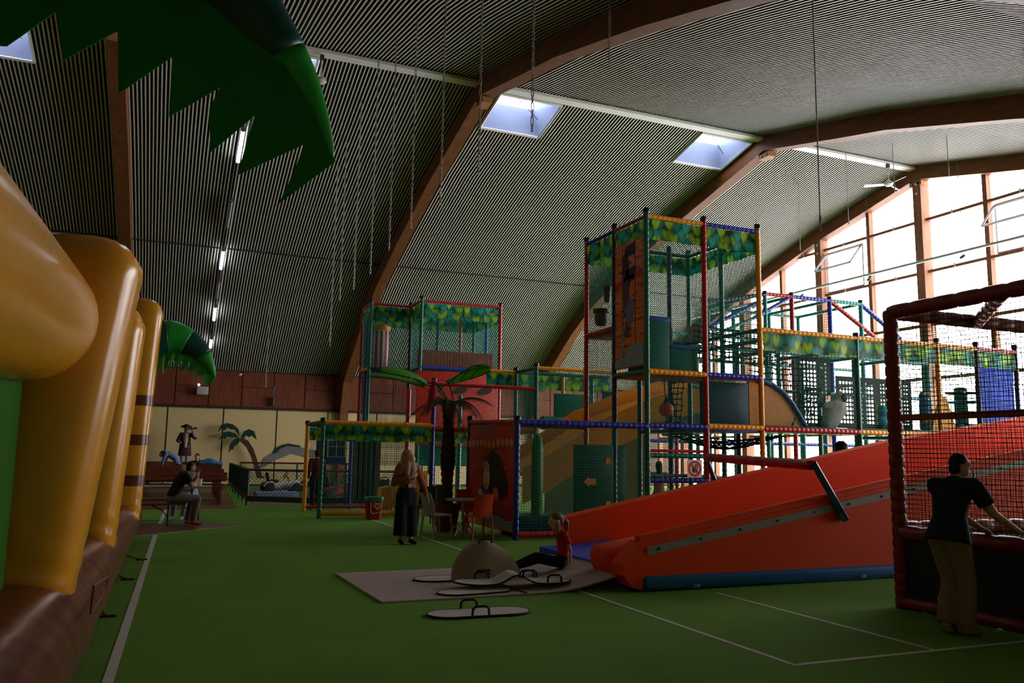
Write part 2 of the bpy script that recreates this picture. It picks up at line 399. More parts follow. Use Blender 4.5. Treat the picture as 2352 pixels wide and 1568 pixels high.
for i in range(len(YS)-1):
    y0, y1 = YS[i]+.08, YS[i+1]-.08
    for j in range(len(ZS)-1):
        p = clip_poly(y0, y1, ZS[j]+.03, ZS[j+1]-.03)
        if not p: continue
        mb = MB(); mb.prism(p, (XG, 0, 0), (0, 1, 0), (0, 0, 1), (.02, 0, 0)); mb.build('pane', M_pane, wall_r)
    for z in ZS[1:-1]:
        yy0, yy1 = y0, y1
        if ztop(yy0) < z and ztop(yy1) < z: continue
        if ztop(yy1) < z:
            while ztop(yy1) < z: yy1 -= .05
        if ztop(yy0) < z:
            while ztop(yy0) < z: yy0 += .05
        MB().box2((XG-.13, yy0, z-.05), (XG+.06, yy1, z+.05)).build('glazing_rail', M_post, wall_r)
        MB().box((XG-.14, (yy0+yy1)/2, z+.02), (.03, .05, .16)).build('rail_bracket', M_purlin, wall_r)
# tilted vent sashes in the gable
M_alu = mat('grey_aluminium', (.42, .43, .48), .4, .05, 5, metal=.3)
def vent(yc, z0):
    ex = .95; zz = z0+1.62
    mb = MB()
    for a, b in (((yc-ex, z0), (yc+ex, z0)), ((yc-ex, zz), (yc+ex, zz)), ((yc-ex, z0), (yc-ex, zz)), ((yc+ex, z0), (yc+ex, zz))):
        mb.strand((XG-.06, *a), (XG-.06, *b), .035)
    mb.build('vent_frame', M_alu, wall_r)
    mb = MB(); t = V((-.55, 0, -.95))
    top = [V((XG-.12, yc-ex, zz-.05)), V((XG-.12, yc+ex, zz-.05))]
    lo = [p+V((-.62, 0, -.75)) for p in top]
    for a, b in ((top[0], top[1]), (lo[0], lo[1]), (top[0], lo[0]), (top[1], lo[1])): mb.strand(a, b, .045)
    mb.build('vent_sash', M_alu, wall_r)
vent(24.85, 8.42); vent(17.3, 8.42)
portal('gable_sampling', (XG+.15, YR, 5.9), (-1, 0, 0), 36, 11.5)

# back wall: cream boards below, brown boards above
M_cream = mat('cream_board', (.5, .385, .19), .75, .08, 2.0)
M_brown = wood('brown_board', (.1, .022, .01), (.17, .045, .02), 1.2, 'Z', .6)
wall_b = MB().box2((-12, YB, 0), (27, YB+.2, 5.6)).build('wall_back', mat('joint_dark', (.05, .03, .02), .9), kind='structure', label='back wall of cream boards below brown wooden boards')
x = -.05-2.37*5
while x < XG:
    MB().box2((x+.03, YB-.03, .1), (min(x+2.34, XG), YB+.01, 3.5)).build('cream_board', M_cream, wall_b); x += 2.37
x = .2-1.43*8; k = 0
while x < XG:
    if k % 2: MB().box2((x+.02, YB-.06, 3.62), (x+1.41, YB+.01, 5.22)).build('brown_board', M_brown, wall_b)
    else:
        MB().box2((x+.02, YB-.06, 3.62), (x+1.41, YB+.01, 4.5)).build('brown_board', M_brown, wall_b); MB().box2((x+.02, YB-.06, 4.53), (x+1.41, YB+.01, 5.22)).build('brown_board', M_brown, wall_b)
    x += 1.43; k += 1
MB().box2((-12, YB-.12, 3.5), (27, YB, 3.6)).build('ledge', mat('ledge_dark', (.03, .018, .013), .7), wall_b)
MB().box2((-12.2, -3.2, 0), (27, -3, 7)).build('wall_front', M_cream, kind='structure', label='cream wall on the near side of the hall')
mb = MB(); mb.prism([(-3, 0), (YB, 0), (YB, 5.4)]+[(YR+d, zc(d)+.1) for d, _ in reversed(PROF)][1:]+[(YR-d, zc(d)+.1) for d, _ in PROF[1:]]+[(-3, 4.3)], (-11.85, 0, 0), (0, 1, 0), (0, 0, 1), (-.15, 0, 0))
mb.build('wall_left', M_cream, kind='structure', label='closed cream gable wall on the left')
MB().box2((XG-.2, -3, 0), (XG+.1, 2.1, 6)).build('gable_infill', M_cream, wall_r)

# ================================================================ soft play frame
C_ = {'red': (.42, .012, .018), 'blue': (.014, .03, .33), 'orange': (.82, .33, .015), 'green': (.008, .14, .105), 'navy': (.012, .02, .075), 'teal': (.02, .22, .2), 'black': (.012, .013, .015), 'dkgreen': (.008, .07, .055)}
def pm(c): return mat('foam_sleeve_'+c, C_[c], .34, .1, 5, spec=.35, coat=.1)
_pads = {}
def pad(parent, p0, p1, col, r=.058, name='rail', cap=False, pitch=.13, n=9):
    p0 = V(p0); p1 = V(p1); d = p1-p0; L = d.length; key = (round(L, 2), r, col)
    if key not in _pads:
        mb = MB(); k = max(1, round(L/pitch)); prof = []
        for i in range(k):
            a = L*i/k; b = L/k
            prof += [(r*.86, a+.001), (r, a+b*.18), (r*1.01, a+b*.5), (r, a+b*.82)]
        prof.append((r*.86, L))
        mb.lathe(prof, n=n); _pads[key] = mb.mesh(name, pm(col), 'all')
    o = bpy.data.objects.new(name, _pads[key]); COL.objects.link(o)
    if parent is not None: o.parent = parent; o.matrix_parent_inverse = wm(parent).inverted()
    o.location = p0; o.rotation_euler = d.to_track_quat('Z', 'Y').to_euler()
    if cap:
        if 'cap' not in _pads: _pads['cap'] = MB().lathe([(.07, -.02), (.075, .0), (.075, .06), (.055, .085), (.0, .09)], n=10).mesh('post_cap', pm('black'), True)
        c = bpy.data.objects.new('post_cap', _pads['cap']); COL.objects.link(c); c.parent = o; c.matrix_parent_inverse = wm(o).inverted(); c.location = p1
    return o
def post(parent, x, y, z1, col, z0=0, r=.062, cap=True): return pad(parent, (x, y, z0), (x, y, z1), col, r, 'post', cap)
M_net = {'g': mat('teal_net_cord', (.012, .22, .165), .8, .15, 9), 'k': mat('black_net_cord', (.012, .014, .016), .8), 'y': mat('pale_net_cord', (.28, .3, .2), .8)}
def net(parent, o, ex, ez, c='g', cell=.05, t=.0033, name='net', wob=.0):
    o = V(o); ex = V(ex); ez = V(ez); nx = max(1, round(ex.length/cell)); nz = max(1, round(ez.length/cell)); mb = MB()
    nrm = ex.cross(ez).normalized()
    def P(u, v):
        p = o+ex*u+ez*v
        if wob: p = p+nrm*(wob*sin(pi*u)*sin(pi*v))+ex.normalized()*(wob*.15*sin(v*17+u*5)*sin(pi*u))
        return p
    sg = 6 if wob else 1
    for i in range(nx+1):
        for k in range(sg): mb.strand(P(i/nx, k/sg), P(i/nx, (k+1)/sg), t)
    for j in range(nz+1):
        for k in range(sg): mb.strand(P(k/sg, j/nz), P((k+1)/sg, j/nz), t)
    return mb.build(name, M_net[c], parent, kind='stuff')
def banner(parent, a, b, h=.46, drop=.06):
    """printed strip hanging below the rail a-b"""
    a = V(a); b = V(b); d = b-a; L = d.length; e = d/L; nrm = e.cross(V((0, 0, 1))); n = max(4, int(L/.12)); mb = MB(); th = .008
    for s_ in (1, -1):
        vs = []; 
        for i in range(n+1):
            for j in range(4):
                w_ = .018*sin(i*1.1+j*.6)+.012*sin(i*.43); vs.append(a+e*(L*i/n)+V((0, 0, -drop-h*j/3))+nrm*(w_+s_*th/2))
        mb.add(vs, [(i*4+j, i*4+j+1, i*4+j+5, i*4+j+4) for i in range(n) for j in range(3)])
    return mb.build('leaf_banner', banner_mat(), parent, 'all')
def panel(parent, a, b, m_, name='panel', r=.02):
    a = V(a); b = V(b); mb = MB(); mb.rbox((a+b)/2, [max(abs(b[i]-a[i]), .03) for i in range(3)], r, n=2); return mb.build(name, m_, parent, True)
def cargo(parent, o, ex, ez, cell=.16, t=.012, name='rope_net', sag=.1):
    o = V(o); ex = V(ex); ez = V(ez); nx = max(2, round(ex.length/cell)); nz = max(2, round(ez.length/cell)); mb = MB(); nrm = ex.cross(ez).normalized(); rg = random.Random(nx*31+nz)
    J = {(i, j): (rg.uniform(-.02, .02), rg.uniform(-.02, .02)) for i in range(nx+1) for j in range(nz+1)}
    def P(i, j): u, v = i/nx, j/nz; q = J[i, j]; return o+ex*u+ez*v+V((0, 0, -sag*sin(pi*u)*(.4+.6*sin(pi*v))))+ex.normalized()*q[0]+ez.normalized()*q[1]
    for i in range(nx+1):
        for j in range(nz+1):
            if i < nx: mb.strand(P(i, j), P(i+1, j), t)
            if j < nz: mb.strand(P(i, j), P(i, j+1), t)
            mb.box(P(i, j), (t*3, t*3, t*3))
    return mb.build(name, M_net['k'], parent, kind='stuff')
M_plank = wood('orange_plank_print', (.62, .13, .03), (.8, .25, .07), 2.2, 'Y', .4, dark=(.09, .02, .012), dist=9)
M_plank_red = wood('red_plank_print', (.4, .022, .014), (.5, .045, .022), 2.4, 'Y', .4, dark=(.16, .012, .01), dist=9)
M_pgreen = mat('green_vinyl', (.006, .125, .08), .45, .1, 4, coat=.0)
M_pnavy = mat('navy_vinyl', (.006, .03, .075), .45, .1, 4)
M_porange = mat('amber_vinyl', (.85, .34, .015), .38, .08, 4, coat=.0)
M_yslide = mat('amber_slide_vinyl', (.72, .28, .015), .36, .12, 3, coat=.0)
M_pred = mat('red_vinyl', (.42, .02, .015), .4, .1, 4, coat=.0)
M_pblue = mat('blue_vinyl', (.03, .07, .42), .4, .1, 4, coat=.0)
M_white = mat('white_print', (.75, .74, .72), .5, .05, 5)
Z1, Z2, Z3, Z4, Z6 = 1.15, 2.3, 3.45, 4.56, 6.95
X0, X1, X2, X3, X4 = 6.37, 7.86, 9.35, 10.85, 12.35
Y0, Y1, Y2 = 15.06, 16.45, 17.83

# ---- main tower
T = thing('play_tower', 'tall netted climbing tower with leaf banner and orange plank panel beside the orange slide', 'climbing tower', (X2, Y0, 0))
for x, y, z, c in ((X2, Y0, Z6, 'green'), (X3, Y0, Z6, 'red'), (X4, Y0, Z6, 'orange'), (X2, Y1, Z6, 'navy'), (X2, Y2, Z6, 'red'), (X3, Y1, Z6-.3, 'navy'), (X4, Y1, Z6-.1, 'green'), (X4, Y2, Z6, 'green'), (X3, Y2, Z4, 'green')): post(T, x, y, z, c, cap=(y != Y1 or x == X2))
for a, b, c in (((X2, Y0), (X3, Y0), 'orange'), ((X3, Y0), (X4, Y0), 'blue'), ((X2, Y0), (X2, Y1), 'red'), ((X2, Y1), (X2, Y2), 'blue'), ((X2, Y2), (X4, Y2), 'dkgreen'), ((X4, Y0), (X4, Y2), 'dkgreen')):
    pad(T, (*a, Z6-.09), (*b, Z6-.09), c, .05); banner(T, (*a, Z6-.1), (*b, Z6-.1), .45)
net(T, (X2, Y0, Z3), (X3-X2, 0, 0), (0, 0, 3.0)); net(T, (X3, Y0, Z3), (X4-X3, 0, 0), (0, 0, 3.0)); net(T, (X2, Y1, Z2), (0, Y2-Y1, 0), (0, 0, 4.2))
net(T, (X4, Y0, Z3), (0, Y2-Y0, 0), (0, 0, 3.0)); net(T, (X2, Y2, Z3), (X4-X2, 0, 0), (0, 0, 3.0)); net(T, (X2, Y0, Z2), (X3-X2, 0, 0), (0, 0, Z3-Z2))
net(T, (X3, Y0, Z2), (X4-X3, 0, 0), (0, 0, Z3-Z2)); net(T, (X2, Y0, 0), (X3-X2, 0, 0), (0, 0, Z2))
net(T, (X2, Y0, Z6-.05), (X4-X2, 0, 0), (0, Y2-Y0, 0), cell=.1)
# plank panel on the left side, with painted shapes
wp = panel(T, (X2-.03, Y0+.07, Z3+.13), (X2+.03, Y1-.07, 6.45), M_plank, 'plank_panel')
def flat(parent, poly, name, m_, x=None, y=None, t=.006, side=-1):
    mb = MB()
    if x is not None: mb.prism(poly, (x, 0, 0), (0, 1, 0), (0, 0, 1), (side*t, 0, 0))
    else: mb.prism(poly, (0, y, 0), (1, 0, 0), (0, 0, 1), (0, side*t, 0))
    return mb.build(name, m_, parent)
def ellp(cx, cz, rx, rz, n=16, rot=0): return [(cx+rx*cos(2*pi*k/n)*cos(rot)-rz*sin(2*pi*k/n)*sin(rot), cz+rx*cos(2*pi*k/n)*sin(rot)+rz*sin(2*pi*k/n)*cos(rot)) for k in range(n)]
PX = X2-.032
M_pd = mat('print_dark_brown', (.03, .012, .01), .5); M_pgrey = mat('print_grey', (.3, .28, .27), .5); M_pbl = mat('print_blue_grey', (.12, .16, .3), .5); M_pvio = mat('print_violet', (.09, .03, .1), .5); M_psea = mat('print_sea', (.22, .3, .33), .5); M_pr = mat('print_red', (.5, .03, .02), .5); M_skin_print = mat('print_skin', (.62, .4, .24), .5)
for yy in (15.48, 16.02): flat(wp, [(yy-.008, Z3+.15), (yy+.008, Z3+.15), (yy+.008, 6.44), (yy-.008, 6.44)], 'plank_line', M_pd, x=PX)
for z in (5.58,): flat(wp, [(Y0+.1, z+.02), (Y1-.1, z-.14), (Y1-.1, z-.02), (Y0+.1, z+.14)], 'red_band', M_pr, x=PX)
for z in (6.1, 5.55): flat(wp, [(15.5, z), (15.85, z), (15.9, z+.24), (15.5, z+.28)], 'painted_plaque', M_pd, x=PX)
flat(wp, [(15.78, 5.2), (15.98, 5.25), (16.0, 6.05), (15.9, 6.3), (15.75, 6.0), (15.7, 5.5)], 'painted_hair', M_pd, x=PX)
flat(wp, [(15.72, 4.75), (15.95, 4.72), (16.0, 5.5), (15.78, 5.6)], 'painted_coat', M_pvio, x=PX, t=.007)
flat(wp, [(15.62, 4.55), (15.8, 4.5), (15.9, 4.9), (15.7, 5.12), (15.5, 5.1)], 'painted_trousers', M_pbl, x=PX, t=.008)
flat(wp, [(15.75, 4.25), (15.95, 4.3), (15.85, 4.75), (15.7, 4.6)], 'painted_boot', M_pvio, x=PX, t=.007)
flat(wp, [(16.36, Z3+.16), (16.0, Z3+.16), (15.98, Z3+.4), (15.94, Z3+.75), (16.0, Z3+1.0), (16.06, Z3+.75), (16.12, Z3+.5), (16.22, Z3+.34), (16.36, Z3+.3)], 'painted_tail', M_pgrey, x=PX)
flat(wp, [(15.14, Z3+.15), (16.36, Z3+.15), (16.36, Z3+.3), (16.0, Z3+.33), (15.7, Z3+.62), (15.4, Z3+.66), (15.14, Z3+.6)], 'painted_water', M_psea, x=PX, t=.009)
# decks
def deck(parent, x0, x1, y0, y1, z, c='red', th=.09): return panel(parent, (x0, y0, z-th), (x1, y1, z), {'red': M_pred, 'green': M_pgreen, 'orange': M_porange, 'navy': M_pnavy, 'blue': M_pblue}[c], 'deck')
deck(T, X2, X4, Y0, Y1, Z3+.02, 'red'); deck(T, X2, X3, Y1, Y2, Z4, 'red'); deck(T, X3, X4, Y0, Y2, Z2, 'blue')
pad(T, (X2, Y0, Z3), (X3, Y0, Z3), 'orange', .066); pad(T, (X3, Y0, Z3), (X4, Y0, Z3), 'blue', .062); pad(T, (X2, Y0, Z3), (X2, Y1, Z3), 'green', .06)
pad(T, (X3, Y0, Z2+.02), (X4, Y0, Z2+.02), 'orange', .066); pad(T, (X2, Y0, Z2), (X3, Y0, Z2), 'blue', .066); pad(T, (X2, Y1, Z4), (X2, Y2, Z4), 'red', .06)
pad(T, (X2, Y0, 1.67), (X3, Y0, 1.67), 'green', .055); pad(T, (X2, Y0, 1.77), (X3, Y0, 1.77), 'red', .035); pad(T, (X2, Y0, 1.15), (X3, Y0, 1.15), 'blue', .055); pad(T, (X2, Y0, 1.25), (X3, Y0, 1.25), 'green', .035)
pad(T, (X4, Y0, Z4), (X4, Y2, Z4), 'navy', .05); pad(T, (X2, Y2, Z4), (X4, Y2, Z4), 'navy', .05)
# padded steps on the upper deck
panel(T, (X2+.08, Y0+.12, Z3+.02), (10.02, Y0+.95, Z4+.05), M_pgreen, 'padded_step', .04); panel(T, (10.02, Y0+.12, Z3+.02), (10.75, Y0+.95, Z3+.58), M_pgreen, 'padded_step', .04)
panel(T, (X2+.08, Y0+.1, Z4+.0), (10.02, Y0+.97, Z4+.12), M_pblue, 'step_top', .03); panel(T, (10.02, Y0+.1, Z3+.55), (10.77, Y0+.97, Z3+.64), M_pblue, 'step_top', .03)
panel(T, (10.04, Y0+.6, Z3+.64), (10.32, Y0+.95, Z4-.02), M_porange, 'padded_riser', .03)
panel(T, (X3+.12, Y0+.35, Z2+.05), (X4-.08, Y0+.42, Z3-.1), M_pnavy, 'navy_panel', .02)
cargo(T, (10.5, Y0+.9, Z3-.1), (.25, .35, 0), (.12, -.1, -1.05), .13, .012, 'rope_cone', 0); cargo(T, (10.75, Y0+1.25, Z3-.1), (.1, -.4, 0), (-.06, .1, -1.05), .13, .012, 'rope_cone', 0)
# big pulleys/buckets on the left flank
for p, r1 in (((X2-.1, 16.62, 5.36), .1), ((X2-.18, 16.75, 4.83), .2)):
    MB().lathe([(r1*.6, -.18), (r1*.8, -.1), (r1*.8, .1), (r1, .12), (r1, .2), (r1*.3, .2)], p, n=14).build('bucket', mat('bucket_grey', (.08, .1, .1), .5), T, True)
MB().lathe([(.17, -.14), (.2, -.1), (.2, .1), (.26, .12), (.26, .22), (.1, .22)], (11.6, Y1, Z4-.02), n=14).build('bucket', mat('bucket_pale', (.3, .33, .3), .5), T, True)

# ---- low front wing between the pirate panel and the tower
Wg = thing('climbing_cage', 'low netted cage with blue top rail and red painted plank wall', 'climbing frame', (X0, Y0, 0))
post(Wg, X0, Y0, Z2+.02, 'blue'); post(Wg, X0, Y2, Z2+.12, 'navy')
pad(Wg, (X0, Y0, Z2-.02), (X2, Y0, Z2-.02), 'blue', .068); pad(Wg, (X0, Y0, .1), (X2, Y0, .1), 'red', .06); pad(Wg, (X0, Y0, Z2-.02), (X0, Y2, Z2+.05), 'red', .055); pad(Wg, (X0, Y2, Z2+.02), (X2, Y2, Z2+.02), 'red', .05)
net(Wg, (X0, Y0, .1), (X2-X0, 0, 0), (0, 0, Z2-.12), 'g', .055, .0033); net(Wg, (X0, Y2, .1), (X2-X0, 0, 0), (0, 0, Z2-.1))
net(Wg, (X0, Y0, Z2-.04), (X2-X0, 0, 0), (0, Y2-Y0, .05), cell=.1)
pp = panel(Wg, (X0-.03, Y0+.08, .12), (X0+.03, Y2-.06, Z2-.03), M_plank_red, 'painted_wall')
QX = X0-.032
M_shell = mat('print_shell', (.6, .24, .1), .5)
for k in range(11): flat(pp, ellp(Y0+.2+k*.245, 1.87+.02*sin(k), .105, .075, 12, .4), 'painted_shell', M_shell, x=QX)
flat(pp, [(Y0+.1, .14), (Y2-.1, .14), (Y2-.1, .42), (Y2-.5, .4), (Y2-1.0, .32), (Y0+.9, .4), (Y0+.4, .33), (Y0+.1, .36)], 'painted_water', M_psea, x=QX)
flat(pp, [(Y0+.1, .14), (Y2-.1, .14), (Y2-.1, .3), (Y0+1.2, .2), (Y0+.1, .2)], 'painted_sand', M_shell, x=QX, t=.008)
flat(pp, [(16.35+.35, .98), (16.2, .7), (15.7, .72), (15.45, .85), (15.4, 1.05), (15.6, 1.3), (15.9, 1.62), (16.35, 1.72), (16.75, 1.55), (16.9, 1.25)], 'painted_hair', M_pd, x=QX)
flat(pp, ellp(16.62, 1.14, .2, .24, 18), 'painted_face', M_skin_print, x=QX, t=.009)
flat(pp, [(16.42, 1.24), (16.82, 1.34), (16.78, 1.46), (16.62, 1.52), (16.46, 1.42)], 'painted_scarf', mat('print_pink', (.5, .25, .4), .5), x=QX, t=.011)
for yy in (16.54, 16.7): flat(pp, ellp(yy, 1.2, .035, .06, 12), 'painted_eye', M_white, x=QX, t=.012); flat(pp, ellp(yy-.005, 1.19, .015, .03, 10), 'painted_pupil', M_pd, x=QX, t=.013)
flat(pp, [(16.5, 1.02), (16.62, .98), (16.74, 1.03), (16.62, .95)], 'painted_mouth', M_pd, x=QX, t=.012)
flat(pp, [(16.95, .74), (16.4, .68), (16.35, .78), (16.55, .95), (16.8, 1.0), (17.0, .9)], 'painted_shirt', M_pvio, x=QX, t=.008)
flat(pp, [(17.1, .86), (16.98, .7), (16.5, .62), (16.25, .68), (16.3, .74), (16.7, .74), (16.95, .92)], 'painted_arm', M_skin_print, x=QX, t=.01)
flat(pp, ellp(16.05, .83, .17, .13, 14, .5), 'painted_parrot', mat('print_orange', (.6, .1, .03), .5), x=QX, t=.01)
# things inside the wing
deckm = panel(Wg, (X0+.2, Y0+.5, .28), (X1+.4, Y1, .42), M_pgreen, 'padded_floor'); panel(Wg, (X0+.2, Y0+.45, 0), (X1+.4, Y1-.1, .28), M_pnavy, 'padded_base')
MB().lathe([(.11, 0), (.125, .1), (.125, 1.75), (.1, 1.95), (.03, 2.05)], (7.12, 15.75, .02), n=14).build('padded_pillar', mat('bright_green_vinyl', (.02, .22, .03), .35, coat=.3), Wg, True)
gp = panel(Wg, at(1318, 1100, y=16.3)+V((0, 0, -1)), at(1408, 1022, y=16.34), mat('deep_green_board', (.006, .075, .03), .5), 'green_board'); panel(Wg, at(1408, 1100, y=16.5)+V((0, 0, -1)), at(1432, 1022, y=16.6), mat('deep_green_board', (), .5), 'green_board')
c_ = at(1358, 1106, y=16.28)
flat(gp, [(c_.x-.17, c_.z), (c_.x-.06, c_.z+.11), (c_.x-.06, c_.z+.07), (c_.x+.12, c_.z+.07), (c_.x+.12, c_.z-.07), (c_.x-.06, c_.z-.07), (c_.x-.06, c_.z-.11)], 'arrow_mark', M_porange, y=16.292)
for py in (1058, 1157): c_ = at(1397, py, y=16.28); flat(gp, [(c_.x-.06, c_.z-.06), (c_.x+.06, c_.z-.06), (c_.x+.06, c_.z+.06), (c_.x-.06, c_.z+.06)], 'square_mark', M_porange, y=16.292)

# ---- right wing
R = thing('climbing_cage', 'long netted play frame with amber top rail and leaf banner right of the tower', 'climbing frame', (X4, Y0, 0))
XR = [15.22, 17.9, 19.3, 20.77]
for x, c, z in ((XR[0], 'green', Z4+.05), (XR[1], 'orange', Z4+.1), (XR[2], 'navy', Z4+.1), (XR[3], 'navy', Z4+.12)): post(R, x, Y0, z, c)
for x, c in ((13.85, 'navy'), (XR[0], 'teal'), (16.6, 'teal'), (XR[1], 'green'), (XR[3], 'teal')): post(R, x, Y2, Z4+.05, c); 
for x, c in ((13.85, 'red'), (14.6, 'teal'), (16.1, 'red'), (18.6, 'teal'), (19.5, 'green')): post(R, x, 20.7, Z4, c)
pad(R, (X4, Y0, Z4), (XR[0], Y0, Z4), 'orange', .06); pad(R, (XR[0], Y0, Z4), (XR[1], Y0, Z4), 'orange', .06); pad(R, (XR[1], Y0, Z4), (XR[2], Y0, Z4), 'orange', .06); pad(R, (XR[2], Y0, Z4), (XR[3], Y0, Z4), 'red', .06)
for a, b in ((X4+.05, XR[0]), (XR[0], XR[1]), (XR[1], XR[2]), (XR[2], XR[3])): banner(R, (a, Y0-.03, Z4), (b, Y0-.03, Z4), .42)
pad(R, (X4, Y0, Z2), (XR[0], Y0, Z2), 'red', .07); pad(R, (XR[0], Y0, Z2), (XR[1], Y0, Z2), 'orange', .066)
deck(R, X4, XR[0], Y0, Y2, Z2+.08, 'green'); deck(R, XR[0], XR[1], Y0, Y2, Z2+.1, 'green'); deck(R, XR[1], XR[3], Y0+.1, Y2, Z2, 'navy')
net(R, (X4, Y0, Z2), (XR[0]-X4, 0, 0), (0, 0, 1.9)); net(R, (XR[0], Y0, Z2), (XR[1]-XR[0], 0, 0), (0, 0, 1.9)); net(R, (XR[0], Y0, 0), (XR[1]-XR[0], 0, 0), (0, 0, Z2), 'g', .05, .006)
net(R, (XR[1], Y0, Z2), (XR[3]-XR[1], 0, 0), (0, 0, 1.9), cell=.06); net(R, (X4, Y2, Z2), (XR[3]-X4, 0, 0), (0, 0, 1.9), cell=.06)
for x in (X4, 13.85, XR[0], 16.6, XR[1]): pad(R, (x, Y0, Z4-.25), (x, Y2, Z4-.25), 'teal', .05)
pad(R, (X4, Y2, Z4-.05), (XR[3], Y2, Z4-.05), 'teal', .055); pad(R, (X4, Y2, Z3), (XR[3], Y2, Z3), 'teal', .05); pad(R, (X4, 20.7, Z2-.2), (XR[3], 20.7, Z2-.2), 'blue', .055); pad(R, (X4, 20.7, Z4), (XR[3], 20.7, Z4), 'teal', .05); pad(R, (X4, Y2, 1.1), (17, Y2, 1.1), 'green', .05)
cargo(R, (X4-1.3, Y0+.7, Z3+.45), (2.6, .2, 0), (0, 0, .75), .13, .013, 'rope_net', .05); cargo(R, (X4+.1, Y0+.5, Z4-.5), (1.7, 0, 0), (.15, .2, -1.3), .13, .013, 'rope_net', .05); cargo(R, (14.0, Y0+.5, Z3-.1), (.8, .3, 0), (-.4, 0, -1.05), .15, .014, 'rope_net', .0)
cargo(R, (X3, Y0+.8, Z2-.12), (2.9, .1, 0), (0, .9, -.02), .15, .014, 'rope_hammock', .32)
# curved amber panel with blue sleeve edge
cv = [(X4+.06, Z3+.02)]+[(at(px, py, y=Y0+.45).x, at(px, py, y=Y0+.45).z) for px, py in ((1775, 885), (1800, 903), (1822, 930), (1838, 957), (1851, 980))]
cp = flat(R, cv+[(X4+.06, Z2+.08)], 'curved_panel', M_yslide, y=Y0+.5, t=.08, side=1)
MB().path([(p[0], Y0+.47, p[1]+.02) for p in cv], .06, 9).build('edge_sleeve', pm('blue'), cp, True)
# perforated rubber panels
M_rub = mat('black_rubber', (.012, .014, .016), .55)
def perforated(parent, o, ex, ez, cell=.105, hole=.68, th=.02, skip=None):
    o = V(o); ex = V(ex); ez = V(ez); nx = round(ex.length/cell); nz = round(ez.length/cell); a = ex/nx; b = ez/nz; nrm = ex.cross(ez).normalized()*th; mb = MB(); n = 8
    for i in range(nx):
        for j in range(nz):
            c = o+a*(i+.5)+b*(j+.5)
            if skip and skip(c): continue
            ou = [c+a*(.5*s)+b*(.5*t) for s, t in ((1, 0), (1, 1), (0, 1), (-1, 1), (-1, 0), (-1, -1), (0, -1), (1, -1))]
            h_ = hole if 0 < i < nx-1 and 0 < j < nz-1 else 0.0
            inn = [c+a*(.5*h_*cos(2*pi*k/n))+b*(.5*h_*sin(2*pi*k/n)) for k in range(n)]
            mb.add(ou+inn, [(k, (k+1) % n, n+(k+1) % n, n+k) for k in range(n)])
    return mb.build('perforated_panel', M_rub, parent)
hole_c = at(1918, 945, y=Y0+.75)
perforated(R, (14.05, Y0+.8, Z2+.1), (1.1, 0, 0), (0, 0, 1.75), skip=lambda c: ((c.x-hole_c.x)/.34)**2+((c.z-hole_c.z)/.42)**2 < 1)
h2 = at(2030, 950, y=Y0+.75)
perforated(R, (15.3, Y0+.8, Z2+.12), (1.35, 0, 0), (0, 0, 1.3), skip=lambda c: ((c.x-h2.x)/.3)**2+((c.z-h2.z)/.36)**2 < 1)
h3 = at(2122, 930, y=Y0+.75)
perforated(R, (16.7, Y0+.85, Z2+.12), (1.2, 0, 0), (0, 0, 1.3), .1, .5, skip=lambda c: ((c.x-h3.x)/.32)**2+((c.z-h3.z)/.42)**2 < 1)
panel(R, (XR[2]+.1, Y0+.03, Z2-.1), (XR[3]-.08, Y0+.06, Z4-.45), mat('periwinkle_vinyl', (.16, .2, .8), .5, thin=.5), 'blue_panel')
# amber pyramid board and spiked roller
yb_ = Y0+.3
flat(R, [(at(2140, 990, y=yb_).x, Z2+.1), (at(2200, 990, y=yb_).x, Z2+.1), (at(2172, 890, y=yb_).x, 3.3), (at(2162, 890, y=yb_).x, 3.3)], 'amber_board', M_porange, y=yb_, t=.08, side=1)
rx = at(2206, 900, y=Y0+.5).x
rl = MB().lathe([(.12, 0), (.16, .03), (.16, 1.15), (.12, 1.2)], (rx, Y0+.5, Z2+.08), n=14).build('roller', M_pgreen, R, True)
for k, z in enumerate((.18, .5, .78, 1.02)):
    mb = MB(); n = 10; mb.prism([((.42 if i % 2 == 0 else .17)*cos(pi*i/5+k*.5), (.42 if i % 2 == 0 else .17)*sin(pi*i/5+k*.5)) for i in range(n)], (rx, Y0+.5, Z2+.08+z), (1, 0, 0), (0, 1, 0), (0, 0, .06)); mb.build('spike_disc', [M_pnavy, mat('brown_vinyl', (.05, .03, .025), .5)][k % 2], rl)

# upper frame behind the right wing
U = thing('climbing_cage', 'open roof frame of red, blue and teal sleeved bars above the amber rail', 'climbing frame', (17.2, 19.4, 0))
YU, YV = 19.4, 22.2
def up(px, py, y=YU): return at(px, py, y=y)
zt = up(1818, 681).z
for px, c in ((1818, 'red'), (1905, 'blue'), (1976, 'teal')):
    p = up(px, 690); pad(U, (p.x, YU, 0), (p.x, YU, zt+.05), c, .07, 'post', True)
xa, xb, xc = up(1818, 690).x, up(1905, 690).x, up(1976, 690).x; xl = up(1757, 692).x
post(U, xl, YU, zt, 'teal'); post(U, xl-2.2, YU, zt-.4, 'orange')
pad(U, (xl-2.2, YU, zt-.45), (xl, YU, zt-.02), 'black', .06); pad(U, (xl, YU, zt), (xa, YU, zt), 'red', .06); pad(U, (xa, YU, zt), (xb, YU, zt), 'blue', .065); pad(U, (xb, YU, zt), (xc, YU, zt), 'teal', .065)
pad(U, (xb, YU, zt), (up(2010, 775).x, YU, up(2010, 775).z), 'red', .07); pad(U, (xc, YU, zt), (up(2068, 778).x, YU, up(2068, 778).z), 'blue', .07)
